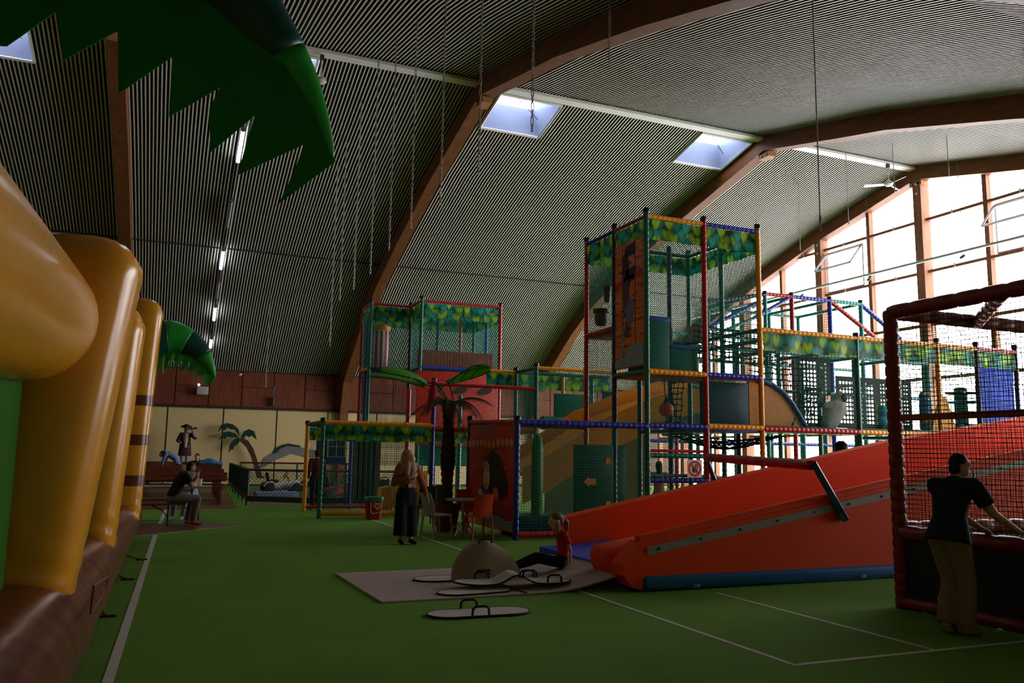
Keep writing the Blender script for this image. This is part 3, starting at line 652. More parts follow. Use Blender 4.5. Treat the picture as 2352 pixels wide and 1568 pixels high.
pad(U, (xl-.4, YU, zt-.75), (xa, YU, zt), 'blue', .055); pad(U, (xl-2.4, YU, zt-1.35), (xl-.2, YU, zt-.25), 'blue', .06); pad(U, (xl-1.9, YU, zt-1.4), (xl+.2, YU, zt-.5), 'teal', .05)
for x in (xl, xa, xb, xc): post(U, x, YV, zt, 'teal', cap=False); pad(U, (x, YU, zt), (x, YV, zt), 'teal', .05)
pad(U, (xl, YV, zt), (xc, YV, zt), 'teal', .05); pad(U, (xl-2, YV, zt-.9), (xc, YV, zt-.9), 'teal', .05); pad(U, (xl-2.2, YU, zt-1.2), (xc, YU, zt-1.2), 'teal', .05)
net(U, (xa, YV, zt-1.6), (xb-xa, 0, 0), (0, 0, 1.6), cell=.08, t=.005); net(U, (xl-2.2, YU+.1, zt-1.5), (2.2+xa-xl, 0, .0), (0, .5, 1.2), cell=.06, t=.005); net(U, (xb, YU, zt-1.6), (0, YV-YU, 0), (0, 0, 1.6), cell=.08, t=.005)

# ---- big wave slide behind the frame
S = thing('wave_slide', 'wide amber wave slide running down behind the netted frames', 'slide', (11, 19.2, 0))
sp = [(at(px, py, y=18.6).x, at(px, py, y=18.6).z) for px, py in ((1200, 1085), (1260, 1055), (1330, 1010), (1390, 970), (1440, 948), (1500, 922), (1560, 905), (1640, 880), (1720, 868))]
def strip(parent, pts, y0, y1, m_, name, th=.08, smooth=True):
    mb = MB(); n = len(pts)
    vs = [(p[0], y, p[1]-dz) for dz in (0, th) for y in (y0, y1) for p in pts]; fs = []
    for i in range(n-1):
        fs += [(i, i+1, n+i+1, n+i), (2*n+i, 3*n+i, 3*n+i+1, 2*n+i+1), (i, 2*n+i, 2*n+i+1, i+1), (n+i, n+i+1, 3*n+i+1, 3*n+i)]
    fs += [(0, n, 3*n, 2*n), (n-1, 3*n-1, 4*n-1, 2*n-1)]
    mb.add(vs, fs); return mb.build(name, m_, parent, smooth)
strip(S, sp, 18.6, 20.4, M_yslide, 'slide_bed')
flat(S, [(p[0], p[1]+.12) for p in sp]+[(p[0], max(p[1]-.75, 0.05)) for p in reversed(sp)], 'side_panel', M_yslide, y=18.6, t=.06); flat(S, [(p[0], p[1]+.35) for p in sp]+[(p[0], p[1]-.1) for p in reversed(sp)], 'side_panel', M_yslide, y=20.4, t=.06)
flat(S, [(sp[3][0], sp[3][1]-.75), (sp[5][0], sp[5][1]-.75), (sp[5][0], .1), (sp[1][0], .1), (sp[1][0], .7)], 'support_panel', mat('olive_vinyl', (.16, .15, .04), .5), y=18.75, t=.05, side=1)
flat(S, [(at(px, py, y=18.5).x, at(px, py, y=18.5).z) for px, py in ((1530, 965), (1620, 945), (1660, 985), (1530, 985))], 'green_hump', mat('olive_green', (.08, .13, .03), .5), y=18.5, t=.05)

# ---- low front cage on the left, with leaf banner
F = thing('climbing_cage', 'low toddler cage with amber rails and leaf banner beside the go-kart area', 'climbing frame', (3.6, 21.04, 0))
FX0, FX1, FY, FB = 3.6, 6.47, 21.04, 23.5
post(F, FX0, FY, 2.4, 'green'); post(F, FX0, FB, 2.4, 'orange'); post(F, FX1, FY, 3.55, 'blue'); post(F, FX1, FB, 3.5, 'red', cap=False); post(F, 5.0, FB+.8, 2.4, 'blue', cap=False)
pad(F, (FX0, FY, 2.36), (FX1, FY, 2.36), 'orange', .066); pad(F, (FX0, FY, 2.38), (FX0, FB, 2.38), 'black', .05); pad(F, (FX0, FY, .12), (FX1, FY, .12), 'orange', .066); pad(F, (FX0, FB, .12), (FX1, FB, .12), 'red', .05); pad(F, (FX0, FB, 2.36), (FX1, FB, 2.36), 'dkgreen', .05)
banner(F, (FX0+.05, FY-.04, 2.36), (FX1-.05, FY-.04, 2.36), .36); banner(F, (FX0+.05, FB, 2.36), (FX1+2.8, FB, 2.36), .36)
net(F, (FX0, FY, .12), (FX1-FX0, 0, 0), (0, 0, 2.2), 'g', .06, .0033); net(F, (FX0, FB, .12), (FX1-FX0, 0, 0), (0, 0, 2.2), 'k', .06, .0038)
yw = MB(); yw.prism([(5.25, 0), (5.65, 0), (5.6, .75), (5.35, .72)], (0, FY+.7, 0), (1, 0, 0), (0, 0, 1), (0, .5, 0)); yw.build('padded_wedge', M_porange, F)
MB().rbox((6.15, FY+.75, .62), (.95, .7, 1.1), .22, n=4).build('padded_drum', M_yslide, F, True)
# painted plank wall inside the cage (weathered boards)
for k in range(5):
    x = at(808+k*11.5, 1080, y=24.3).x; MB().box2((x, 24.28, .3), (x+.235, 24.33, 2.05), ).build('old_board', wood('weathered_board', (.07, .06, .05), (.15, .06, .04), 2.5, 'Z', .8, dark=(.02, .05, .05)), F)
# ---- middle frame behind the palm
Md = thing('climbing_cage', 'netted middle frame with red rail behind the potted palm', 'climbing frame', (9.45, 21.04, 0))
post(Md, 9.45, 21.04, 4.12, 'green'); post(Md, 9.45, 22.5, 4.12, 'green'); post(Md, 8.1, 23.6, 3.4, 'teal', cap=False); post(Md, 7.2, 23.6, 2.4, 'teal', cap=False)
pad(Md, (FX1, 21.04, 3.47), (9.45, 21.04, 3.47), 'red', .055); pad(Md, (9.45, 21.04, 4.06), (9.45, 22.5, 4.06), 'dkgreen', .05); pad(Md, (9.45, 21.04, 4.06), (12.6, 21.04, 4.06), 'orange', .055); pad(Md, (8.5, 22.5, 4.06), (9.45, 22.5, 4.06), 'orange', .055); pad(Md, (9.45, 22.5, 4.06), (12.6, 22.5, 4.06), 'dkgreen', .055)
banner(Md, (9.5, 22.5, 4.06), (12.6, 22.5, 4.06), .42); banner(Md, (8.5, 22.5, 4.06), (9.45, 22.5, 4.06), .42); deck(Md, FX1, 9.45, 21.1, 22.5, Z2, 'red'); pad(Md, (FX1, 21.04, Z2), (9.45, 21.04, Z2), 'red', .05)
net(Md, (FX1, 21.04, Z2), (9.45-FX1, 0, 0), (0, 0, 1.15)); net(Md, (9.45, 21.04, Z2), (0, 1.46, 0), (0, 0, 1.75)); net(Md, (9.45, 21.04, .1), (3, 0, 0), (0, 0, 3.9)); net(Md, (FX1, 22.5, .1), (2.9, 0, 0), (0, 0, 2.2), 'k', .06)
panel(Md, (10.5, 22.0, Z2), (11.7, 22.1, Z3), M_pgreen, 'green_board'); panel(Md, (11.9, 21.6, Z2), (12.5, 21.7, Z3+.1), M_pnavy, 'navy_panel')
MB().tube((9.9, 21.6, Z2+.25), (11.0, 21.6, Z2+.25), .2, n=12).build('roller', M_pgreen, Md, True)
for x in (11.0, 12.0): post(Md, x, 22.5, 4.0, 'orange' if x < 11.5 else 'teal', cap=False)
# ---- left rear tower
B = thing('play_tower', 'rear left netted tower with leaf banner and red ship wall', 'climbing tower', (7.85, 27.2, 0))
BX0, BX1, BX2, BX3, BX4 = 6.4, 7.85, 9.32, 10.78, 10.78
A0, A1, A2 = 27.2, 28.6, 30.0
for x, y, c in ((BX1, A0, 'green'), (BX3, A0, 'red'), (BX0, A1, 'green'), (BX1, A1, 'navy'), (BX0, A2, 'red'), (BX0+.05, 29.3, 'blue'), (BX2, A2, 'navy'), (BX3, A2, 'navy'), (BX1+.4, A2, 'navy'), (10.0, 29.3, 'red'), (BX3, A1, 'blue')): post(B, x, y, Z6, c, cap=(y < 29))
for a, b in (((BX1, A0), (BX3, A0)), ((BX0, A1), (BX1, A1)), ((BX1, A1), (BX1, A0)), ((BX0, A2), (BX0, A1)), ((BX3, A0), (BX3, A2)), ((BX0, A2), (BX3, A2))):
    pad(B, (*a, Z6-.08), (*b, Z6-.08), 'red', .05); banner(B, (*a, Z6-.1), (*b, Z6-.1), .5)
for o, ex in (((BX1, A0), (BX3-BX1, 0)), ((BX0, A1), (BX1-BX0, 0)), ((BX1, A0), (0, A1-A0)), ((BX0, A1), (0, A2-A1)), ((BX3, A0), (0, A2-A0)), ((BX0, A2), (BX3-BX0, 0))): net(B, (*o, Z4), (*ex, 0), (0, 0, 2.0), cell=.055, t=.0042)
for o, ex in (((BX0, A1), (BX1-BX0, 0)), ((BX0, A1), (0, A2-A1)), ((BX0, A2), (BX3-BX0, 0))): net(B, (*o, 1.2), (*ex, 0), (0, 0, Z4-1.2), 'k', cell=.06, t=.0045)
deck(B, BX1, BX3, A0, A2, Z4+.02, 'navy'); deck(B, BX0, BX1, A1, A2, Z4+.02, 'navy'); pad(B, (BX1, A0, Z4), (BX3, A0, Z4), 'blue', .06); pad(B, (BX0, A1, Z4), (BX1, A1, Z4), 'navy', .06); pad(B, (BX0, A1, Z4), (BX0, A2, Z4), 'orange', .05)
rw = panel(B, (BX1-.12, A0-.06, 1.9), (BX3-.06, A0-.02, Z4-.12), M_plank_red, 'painted_wall')
for k, x in enumerate((8.4, 9.3, 10.2)): flat(rw, ellp(x, Z4-.75, .3, .12, 14, .3), 'painted_swirl', M_pd, y=A0-.062)
rl_ = panel(B, (BX1-.05, A0+.1, Z4+.05), (BX3-.2, A0+.2, Z4+.62), M_pred, 'red_parapet')
for k in range(24): MB().box((BX1+.0+k*.114, A0+.09, Z4+.34), (.05, .03, .54)).build('parapet_rib', M_pred, rl_)
br = MB(); br.lathe([(.28, 0), (.3, .5), (.3, 1.2), (.28, 1.45)], (6.95, 29.3, Z4+.03), n=20); bo = br.build('striped_column', M_white, B, True)
for k in range(10):
    a0, a1 = 2*pi*k/10, 2*pi*(k+.5)/10; mb = MB()
    for z0, z1 in ((.02, 1.4),): mb.add([(6.95+.306*cos(a), 29.3+.306*sin(a), Z4+.03+z) for a in (a0, (a0+a1)/2, a1) for z in (z0, z1)], [(0, 1, 3, 2), (2, 3, 5, 4)])
    mb.build('red_stripe', M_pred, bo)
MB().lathe([(.31, 1.42), (.34, 1.46), (.34, 1.58), (.2, 1.68)], (6.95, 29.3, Z4+.03), n=20).build('amber_lid', M_porange, bo, True)
panel(B, (BX1, A0+.3, 1.2), (BX3, A0+.35, 1.9), M_pgreen, 'green_board')

# ================================================================ orange carpet slide
M_or = mat('orange_tarpaulin', (.8, .06, .003), .6, .08, 1.5, .12, 3, spec=.12)
M_sbl = mat('slide_plinth_blue', (.015, .14, .4), .45, .1, 3, spec=.3)
M_gal = mat('grey_fixing_strip', (.27, .25, .23), .5, .12, 8)
SL = thing('carpet_slide', 'wide orange tarpaulin slide with blue plinth rising to the right', 'slide', (5.5, 9.0, 0))
def zf(x): return .59+.168*(x-5.55)
XE = 18.0
def slab(parent, poly, y0, y1, name, m_, smooth=False):
    mb = MB(); mb.prism(poly, (0, y0, 0), (1, 0, 0), (0, 0, 1), (0, y1-y0, 0)); return mb.build(name, m_, parent, smooth)
slab(SL, [(5.5, .16), (XE, .16), (XE, zf(XE)), (5.5, zf(5.5))], 9.02, 9.3, 'side_wall', M_or)
nose = slab(SL, [(5.51, zf(5.5)+.02), (5.42, .52), (5.24, .33), (5.25, .2), (5.36, .06), (5.51, .02)], 9.0, 9.32, 'wall_nose', M_or)
MB().path([(5.5, 9.1, zf(5.5)+.02), (XE, 9.1, zf(XE)+.02)], .075, 10).build('top_roll', M_or, SL, True)
st = MB(); d = V((XE-5.6, 0, zf(XE)-zf(5.6))); st.prism([(5.58, zf(5.58)-.16), (XE, zf(XE)-.16), (XE, zf(XE)-.06), (5.58, zf(5.58)-.06)], (0, 9.02, 0), (1, 0, 0), (0, 0, 1), (0, -.012, 0)); sto = st.build('fixing_strip', M_gal, SL)
for k in range(20):
    x = 5.75+k*.62; MB().tube((x, 9.0, zf(x)-.11), (x, 9.012, zf(x)-.11), .017, n=8).build('screw', M_net['k'], sto)
MB().rbox(((5.55+XE)/2, 9.06, .1), (XE-5.5, .2, .17), .05).build('plinth', M_sbl, SL, True)
for x in (6.25, 9.0): MB().rbox((x, 8.955, .05), (.12, .02, .05), .008).build('plinth_clip', M_sbl, SL, True)
MB().box2((5.45, 9.05, 0), (XE, 9.25, .03)).build('shadow_strip', M_net['k'], SL)  # black strip standing in for the shade beneath the plinth
def zb(x): return .65+.193*(x-5.86) if x < 12.95 else 2.02+.15*(x-12.95)
slab(SL, [(6.15, .02), (XE, .02), (XE, zb(XE)), (12.95, zb(12.95)), (5.86, zb(5.86)), (5.78, .6), (5.8, .5)], 12.0, 12.3, 'side_wall', M_or)
strip(SL, [(6.7, .29), (7.2, .33), (8, .44), (10, .77), (12, 1.12), (XE, 2.15)], 9.3, 12.0, M_or, 'slide_bed')
MB().rbox((5.66, 9.7, .36), (.8, .6, .36), .13, Matrix.Rotation(-.16, 3, 'Y'), 4).build('end_bolster', M_or, SL, True)
strip(SL, [(5.48, .23), (6.0, .25), (6.75, .31)], 9.35, 12.0, mat('landing_blue', (.015, .06, .5), .45, spec=.3), 'landing_pad', .22)
# crossbar over the slide
pA, pB = at(1866, 1068, y=9.0), at(1622, 1050, y=12.25)
pad(SL, pA, pB, 'red', .075, 'crossbar', pitch=.4)
mb = MB(); q = at(1943, 1193, y=8.97); mb.strand(pA+V((0, -.02, .03)), q, .06); mb.build('brace', mat('steel_blue', (.05, .11, .24), .4), SL); mb = MB(); mb.strand(pB, at(1648, 1120, y=12.3), .05); mb.build('brace', mat('steel_blue', (), .4), SL)
MB().box(q+V((-.08, 0, .05)), (.1, .06, .1)).build('brace_foot', MATS['steel_blue'], SL)

# ================================================================ red padded cage on the right
KG = thing('ball_cage', 'dark red padded ball cage with black netting in the right foreground', 'cage', (7.8, 7.18, 0))
KX, KY, KT = 7.8, 7.18, 3.38
M_maroon = 'maroon'; C_['maroon'] = (.2, .008, .012); 
post(KG, KX, KY, KT+.02, 'maroon', r=.085, cap=False); pad(KG, (KX, KY, KT), (KX, 3.6, KT), 'maroon', .085, pitch=.3); pad(KG, (KX, KY, KT), (12.5, KY, KT), 'maroon', .085, pitch=.3)
post(KG, 12.5, KY, KT, 'maroon', r=.085, cap=False); post(KG, KX, 3.6, KT, 'maroon', r=.085, cap=False)
pad(KG, (KX, 5.75, KT-.02), (9.25, KY, KT-.02), 'maroon', .075, 'corner_brace', pitch=.3)
for z, r in ((.84, .085), (.07, .07)): pad(KG, (KX, KY, z), (KX, 3.6, z), 'maroon', r, pitch=.3)
pad(KG, (KX, KY, .88), (12.5, KY, .88), 'maroon', .085, pitch=.18); pad(KG, (KX, KY, .07), (12.5, KY, .07), 'maroon', .07, pitch=.3)
MB().box2((KX-.03, 3.6, 2.1), (KX+.03, KY, 2.17)).build('flat_bar', pm('maroon'), KG)
M_kick = mat('speckled_black_board', (.014, .018, .024), .6, .5, 60); kb = MB().box2((KX-.02, 3.7, .12), (KX+.02, KY-.08, .78)).build('kick_board', M_kick, KG); MB().box2((KX+.08, KY-.02, .12), (12.4, KY+.02, .8)).build('kick_board', M_kick, KG)
for z in (.74, .17):
    MB().rbox((KX-.024, 6.68, z), (.012, .04, .09), .005).build('fixing_tab', mat('tab_yellow', (.3, .25, .1), .5), kb, True)
net(KG, (KX, KY-.05, .9), (0, -3.45, 0), (0, 0, 2.4), 'k', .052, .0032, wob=.05); net(KG, (KX+.05, KY, .95), (4.6, 0, 0), (0, 0, 2.35), 'k', .052, .0032, wob=.06)

# ================================================================ inflatable castle on the left
M_yel = mat('yellow_pvc', (.68, .29, .012), .26, .06, 2.2, .18, 5, spec=.5, coat=.3)
M_bpvc = mat('brown_pvc', (.1, .014, .01), .28, .12, 2.5, .12, 4, spec=.4, coat=.15)
M_gpvc = mat('green_pvc', (.008, .13, .01), .35, .1, 2.0, .2, 6, coat=.1)
M_dgpvc = mat('dark_green_pvc', (.006, .045, .035), .28, .1, 2.0, .2, 6, coat=.3)
CS = thing('inflatable_castle', 'yellow and brown inflatable castle with green walls at the left edge', 'bouncy castle', (-1.2, 9.5, 0))
def srect(c, ax, ay, hx, hy, p=3.2, n=28, ph=0):
    o = []
    for k in range(n):
        t = 2*pi*k/n; cx, sx = cos(t), sin(t)
        o.append(V(c)+V(ax)*(hx*math.copysign(abs(cx)**(2/p), cx))+V(ay)*(hy*math.copysign(abs(sx)**(2/p), sx)))
    return o
# base tube with creases
mb = MB(); rings = []; n = 36; ys = [1.2+.06*i for i in range(268)]
for i, y in enumerate(ys):
    e = min(1, max(0, (17.25-y)/.35)); e = sqrt(1-(1-e)**2); r = []
    for k in range(n):
        t = 2*pi*k/n; cr = 1+.008*sin(y*11+2*sin(y*2.3))*max(0, cos(t*2-.9))**2+.004*sin(y*23+5*t)+.012*sin(y*3.1)
        xo = .05*(y-9)/8
        r.append(V((-.88+xo+.5*e*cr*math.copysign(abs(cos(t))**.85, cos(t)), y, .4+.39*e*cr*sin(t) if sin(t) > 0 else .4+.395*e*sin(t))))
    rings.append(r)
mb.loft(rings); mb.build('base_tube', M_bpvc, CS, 'all')
mb = MB(); mb.rbox((-2.9, 9.0, .36), (4.0, 16.0, .7), .2); mb.build('bounce_floor', M_bpvc, CS, True)
def column(x0, x1, y, hx, hy, z0, z1, name='column', m_=None, dome=.32, wr=.012, ph=0.0):
    mb = MB(); rings = []; N_ = 60
    for i in range(N_+1):
        u = i/N_; z = z0+(z1-z0)*u; e = 1.0
        if z > z1-dome: q = (z-(z1-dome))/dome; e = sqrt(max(0, 1-q**2.4))*.97+.03
        x = x0+(x1-x0)*min(u*1.1, 1); pts = srect((x, y, z), (1, 0, 0), (0, 1, 0), hx*e, hy*e)
        for k, p in enumerate(pts):
            t = 2*pi*k/28; w_ = wr*sin(14*t+ph)*max(0, (z-(z1-dome-.25))/(dome+.25)) if z > z1-dome-.25 else 0
            w_ += .01*sin(z*31+t*3)*(1-min(1, (z-z0)/.6)) if z < z0+.6 else 0
            d = (p-V((x, y, z))); p += d.normalized()*w_ if d.length > 1e-6 else V()
        rings.append(pts)
    mb.loft(rings); return mb.build(name, m_ or M_yel, CS, 'all')
column(-.95, -.66, 6.55, .42, .42, .55, 3.16, ph=1)
column(-.8, -.66, 10.0, .36, .38, .55, 3.2, ph=2)
column(-.95, -.75, 12.0, .36, .38, .55, 3.55, ph=3)
tr = column(-.62, -.5, 15.0, .3, .32, .5, 4.15, 'palm_trunk', ph=.4)
for zc_ in (1.13, 1.78, 2.42):
    u = (zc_-.5)/3.65; mb = MB(); x = -.62+.12*u*1.1; mb.loft([srect((x, 15.0, z), (1, 0, 0), (0, 1, 0), .306, .326) for z in (zc_-.085, zc_+.085)]); mb.build('brown_band', M_bpvc, tr, True)
# long top beam with a rounded end, running towards the viewer
mb = MB(); rings = []
for i in range(40):
    y = 1.2+4.95*i/39; e = min(1, max(.02, (6.17-y)/.3)); e = sqrt(max(0, 1-(1-e)**2)); rings.append(mb.ring((-.86, y, 2.12+.057*y), (0, 1, 0), .40*e+.004, 26))
mb.loft(rings); mb.build('top_beam', M_yel, CS, 'all')
mb = MB(); mb.rbox((-1.12, 3.8, 1.2), (.5, 4.7, 2.1), .12); mb.build('green_wall', M_gpvc, CS, True)
mb = MB(); mb.rbox((-1.2, 8.3, 1.3), (.3, 3.0, 2.0), .12); mb.build('green_wall', M_gpvc, CS, True)
MB().rbox((-2.6, 1.4, 1.9), (3.2, .5, 3.6), .2).build('green_wall', M_gpvc, CS, True)
# stitched service flap and floor straps
fl = MB(); pts = [at(208, 1408, x=-.38), at(215, 1345, x=-.36), at(248, 1325, x=-.36), at(244, 1352, x=-.36), at(215, 1400, x=-.37)]
fl.path(pts+[pts[0]], .006, 5); fl.build('flap_seam', mat('seam_brown', (.2, .07, .05), .4), CS, True)
for px, py in ((325, 1283), (293, 1328), (247, 1412)):
    p = at(px, py, z=.02); mb = MB(); mb.path([(-.5, p.y-.1, .12), ((p.x-.5)/2, p.y-.03, .05), (p.x, p.y, .012)], .012, 6); mb.box((p.x, p.y, .012), (.16, .05, .02)); mb.build('floor_strap', mat('strap_brown', (.08, .02, .015), .7), CS, True)

def leaf(name, spine, r0, fringe, parent, seg_cols, zig=8, up_=V((0, 0, 1)), side=V((0, 1, 0)), fcol=None, sq=.75):
    """inflatable palm frond: tapered segments along a spine and a zig-zag skirt hanging from its underside"""
    lf = link(name, None, parent)
    # sample the spine smoothly
    def cr(p, t):
        n = len(p)-1; i = min(int(t*n), n-1); u = t*n-i; a, b, c, d = p[max(i-1, 0)], p[i], p[i+1], p[min(i+2, n)]
        return .5*((2*b)+(c-a)*u+(2*a-5*b+4*c-d)*u*u+(3*b-a-3*c+d)*u**3)
    sp_ = [V(p) for p in spine]; N_ = 48; P = [cr(sp_, i/N_) for i in range(N_+1)]
    def rad(t): return r0*(max(0.0, 1-t**1.8))**.9+.006
    rings = []
    for i, p in enumerate(P):
        tg = (P[min(i+1, N_)]-P[max(i-1, 0)]).normalized(); b = tg.cross(side).normalized(); r = rad(i/N_)
        rings.append([p+side*(r*sq*cos(2*pi*k/18))+b*(r*sin(2*pi*k/18)) for k in range(18)])
    ns = len(seg_cols)
    for s_ in range(ns):
        a, b = int(N_*s_/ns), int(N_*(s_+1)/ns); mb = MB(); rr = rings[a:b+1]
        mb.loft(rr); mb.build('frond_segment', seg_cols[s_], lf, 'all')
    if not zig: return lf
    # skirt
    K = zig*6; top = []; bot = []
    for i in range(K+1):
        t = .02+.98*i/K; j = t*N_; i0 = min(int(j), N_-1); p = P[i0]+(P[i0+1]-P[i0])*(j-i0)
        tg = (P[min(i0+1, N_)]-P[max(i0-1, 0)]).normalized(); dn = tg.cross(side).normalized()
        if dn.z > 0: dn = -dn
        rr = rad(t); top.append(p+dn*rr*.85); ph = (i % 6)/6
        L = fringe*(.28+.72*(1-ph))*(1 if t < .8 else 1-.3*(t-.8)/.2)
        back = -tg*(.12*fringe*(1-ph))
        bot.append(p+dn*(rr*.85)+V((0, 0, -1))*L*.85+dn*L*.25+back+side*(.04*sin(i*.9)*fringe))
    for s_ in (.004, -.004):
        pass
    mb = MB(); vs = []
    for s_ in (.005, -.005): vs += [p+side*s_ for p in top]+[p+side*s_ for p in bot]
    m_ = K+1; fs = []
    for i in range(K):
        fs += [(i, i+1, m_+i+1, m_+i), (2*m_+i, 3*m_+i, 3*m_+i+1, 2*m_+i+1), (m_+i, m_+i+1, 3*m_+i+1, 3*m_+i)]
    mb.add(vs, fs); mb.build('frond_skirt', fcol, lf, False)
    return lf
M_fr = mat('frond_green', (.015, .27, .03), .35, .1, 3, .1, 5); M_frd = mat('frond_dark', (.006, .05, .04), .3, .1, 3, .1, 5)
def L3(px, py, y): return at(px, py, y=y)
leaf('palm_frond', [L3(340, 788, 15.2), L3(385, 772, 15.2), L3(430, 785, 15.2), L3(468, 815, 15.2), L3(494, 868, 15.2)], .30, .34, CS, [M_frd, M_fr, M_frd, M_fr], 9, fcol=M_fr)
nf = leaf('palm_frond', [V((-1.7, 3.3, 3.5)), V((-1.2, 3.4, 3.85)), V((-.6, 3.45, 4.0)), L3(330, -190, 3.5), L3(470, -85, 3.5), L3(590, 60, 3.5), L3(690, 200, 3.5), L3(764, 366, 3.5)], .3, 0, CS, [M_fr, M_frd, M_fr, M_frd, M_fr], 0, fcol=None)
edge_ = [(-330, -40), (-250, 60), (-120, 20), (-110, 95), (15, 105), (130, 25), (145, 138), (270, 70), (272, 215), (395, 130), (388, 268), (505, 200), (481, 250), (483, 350), (585, 265), (545, 402), (700, 330), (672, 400), (640, 468), (771, 370), (757, 350), (720, 250), (650, 140), (560, 30), (470, -80), (300, -150), (0, -190), (-330, -190)]
mb = MB(); mb.prism([(at(px, py, y=3.42).x, at(px, py, y=3.42).z) for px, py in edge_], (0, 3.42, 0), (1, 0, 0), (0, 0, 1), (0, .008, 0)); mb.build('frond_skirt', mat('frond_skirt_green', (.008, .2, .02), .4, .1, 3, thin=.3), nf)
# rear fronds of the near palm, and its trunk out of the picture
column(-1.75, -1.75, 3.2, .25, .25, .5, 3.9, 'palm_trunk', ph=.9)

# ================================================================ floor mats and slide mats
M_carpet = mat('grey_needle_felt', (.44, .365, .325), .95, .15, 6, .4, 300); M_edge = mat('black_binding', (.01, .012, .012), .7)
def sheet_obj(name, fn, nu, nv, th, m_, parent=None, **kw):
    mb = MB(); vs = []
    for s_ in (0, 1):
        for i in range(nu+1):
            for j in range(nv+1): p = V(fn(i/nu, j/nv)); vs.append(p-V((0, 0, th*s_)))
    w_ = nv+1; o = (nu+1)*w_; fs = []
    for i in range(nu):
        for j in range(nv):
            a = i*w_+j; fs += [(a, a+1, a+w_+1, a+w_), (o+a, o+a+w_, o+a+w_+1, o+a+1)]
    for i in range(nu): fs += [(i*w_, (i+1)*w_, o+(i+1)*w_, o+i*w_), (i*w_+nv, o+i*w_+nv, o+(i+1)*w_+nv, (i+1)*w_+nv)]
    for j in range(nv): fs += [(j, o+j, o+j+1, j+1), (nu*w_+j, nu*w_+j+1, o+nu*w_+j+1, o+nu*w_+j)]
    mb.add(vs, fs); return mb.build(name, m_, parent, True, **kw)
def rug(u, v):
    x = 2.3+3.28*u; y = 9.2+2.3*v+.06*u; z = .02
    if x > 4.35: z += .24*((x-4.35)/1.2)**1.7*(1-.35*v)
    return (x-.08*v*(1-u), y, z)
RG = sheet_obj('floor_mat', rug, 30, 12, .018, M_carpet, label='large grey felt mat on the carpet at the foot of the orange slide', cat='mat')
mb = MB(); mb.path([(4.05, 9.22, .027), (3.95, 10.4, .027)], .012, 5); mb.build('mat_seam', mat('seam_brown2', (.09, .08, .05), .8), RG)
def stadium(L, Wd, n=9):
    r = Wd/2; return [(L/2-r*1.25+r*1.25*cos(t), r*sin(t)) for t in [(-pi/2+pi*k/n) for k in range(n+1)]]+[(-L/2+r*1.25+r*1.25*cos(t), r*sin(t)) for t in [(pi/2+pi*k/n) for k in range(n+1)]]
def slide_mat(label, loc, rotz, L=1.12, Wd=.46, bend=None, handles=((-.05, .2), (-.05, -.2)), tilt=0):
    t = thing('slide_mat', label, 'mat', loc, rotz, 'grey slide mats'); bend = bend or (lambda u: 0)
    pts = stadium(L, Wd); th = .016; mb = MB(); nx = 24; top = []; bot = []
    for i in range(nx+1):
        x = -L/2+L*i/nx; e = L/2-abs(x); r = Wd/2*1.25; hw = Wd/2*(sqrt(max(0.0, 1-(1-e/r)**2)) if e < r else 1)
        hw = max(hw, .01)
        top.append([V((x, hw*(2*j/6-1), .016+bend(x, hw*(2*j/6-1)) if bend.__code__.co_argcount == 2 else .016+bend(x))) for j in range(7)])
    vs = [p for r_ in top for p in r_]+[p-V((0, 0, th)) for r_ in top for p in r_]; o = len(vs)//2; fs = []
    for i in range(nx):
        for j in range(6): a = i*7+j; fs += [(a, a+7, a+8, a+1), (o+a, o+a+1, o+a+8, o+a+7)]
    mb.add(vs, fs); mb.build('felt_top', mat('slide_mat_grey', (.54, .5, .475), .95, .12, 8, .4, 300), t, True, local=True)
    edge = [r_[0] for r_ in top]+[r_[6] for r_ in reversed(top)]
    mb = MB(); mb.path([p-V((0, 0, th*.5)) for p in edge]+[edge[0]-V((0, 0, th*.5))], .012, 6); mb.build('binding', M_edge, t, True, local=True)
    for hx, hy in handles:
        z0 = (bend(hx, hy) if bend.__code__.co_argcount == 2 else bend(hx))+.02; mb = MB()
        mb.path([(hx-.09, hy, z0), (hx-.085, hy, z0+.06), (hx-.055, hy, z0+.085), (hx+.055, hy, z0+.085), (hx+.085, hy, z0+.06), (hx+.09, hy, z0)], .013, 6); mb.build('handle', M_edge, t, True, local=True)
    return t
slide_mat('grey slide mat lying alone on the green carpet in front', (3.12, 8.32, .006), -.03, 1.12, .42)
slide_mat('flat grey slide mat lying under the bent one on the felt mat', (3.5, 9.5, .022), .12, .95, .4, handles=())
slide_mat('grey slide mat with buckled middle and upturned left end', (4.08, 9.72, .045), -.12, 1.5, .46, bend=lambda x: .03+.11*math.exp(-((x-.0)/.16)**2)+.05*max(0, -x-.45), handles=((-.35, .2), (.28, .2), (.12, -.2), (.48, -.2)))
slide_mat('dark slide mat half hidden under the upright folded mat', (3.55, 10.55, .022), .0, 1.0, .46, handles=((.1, -.18),))
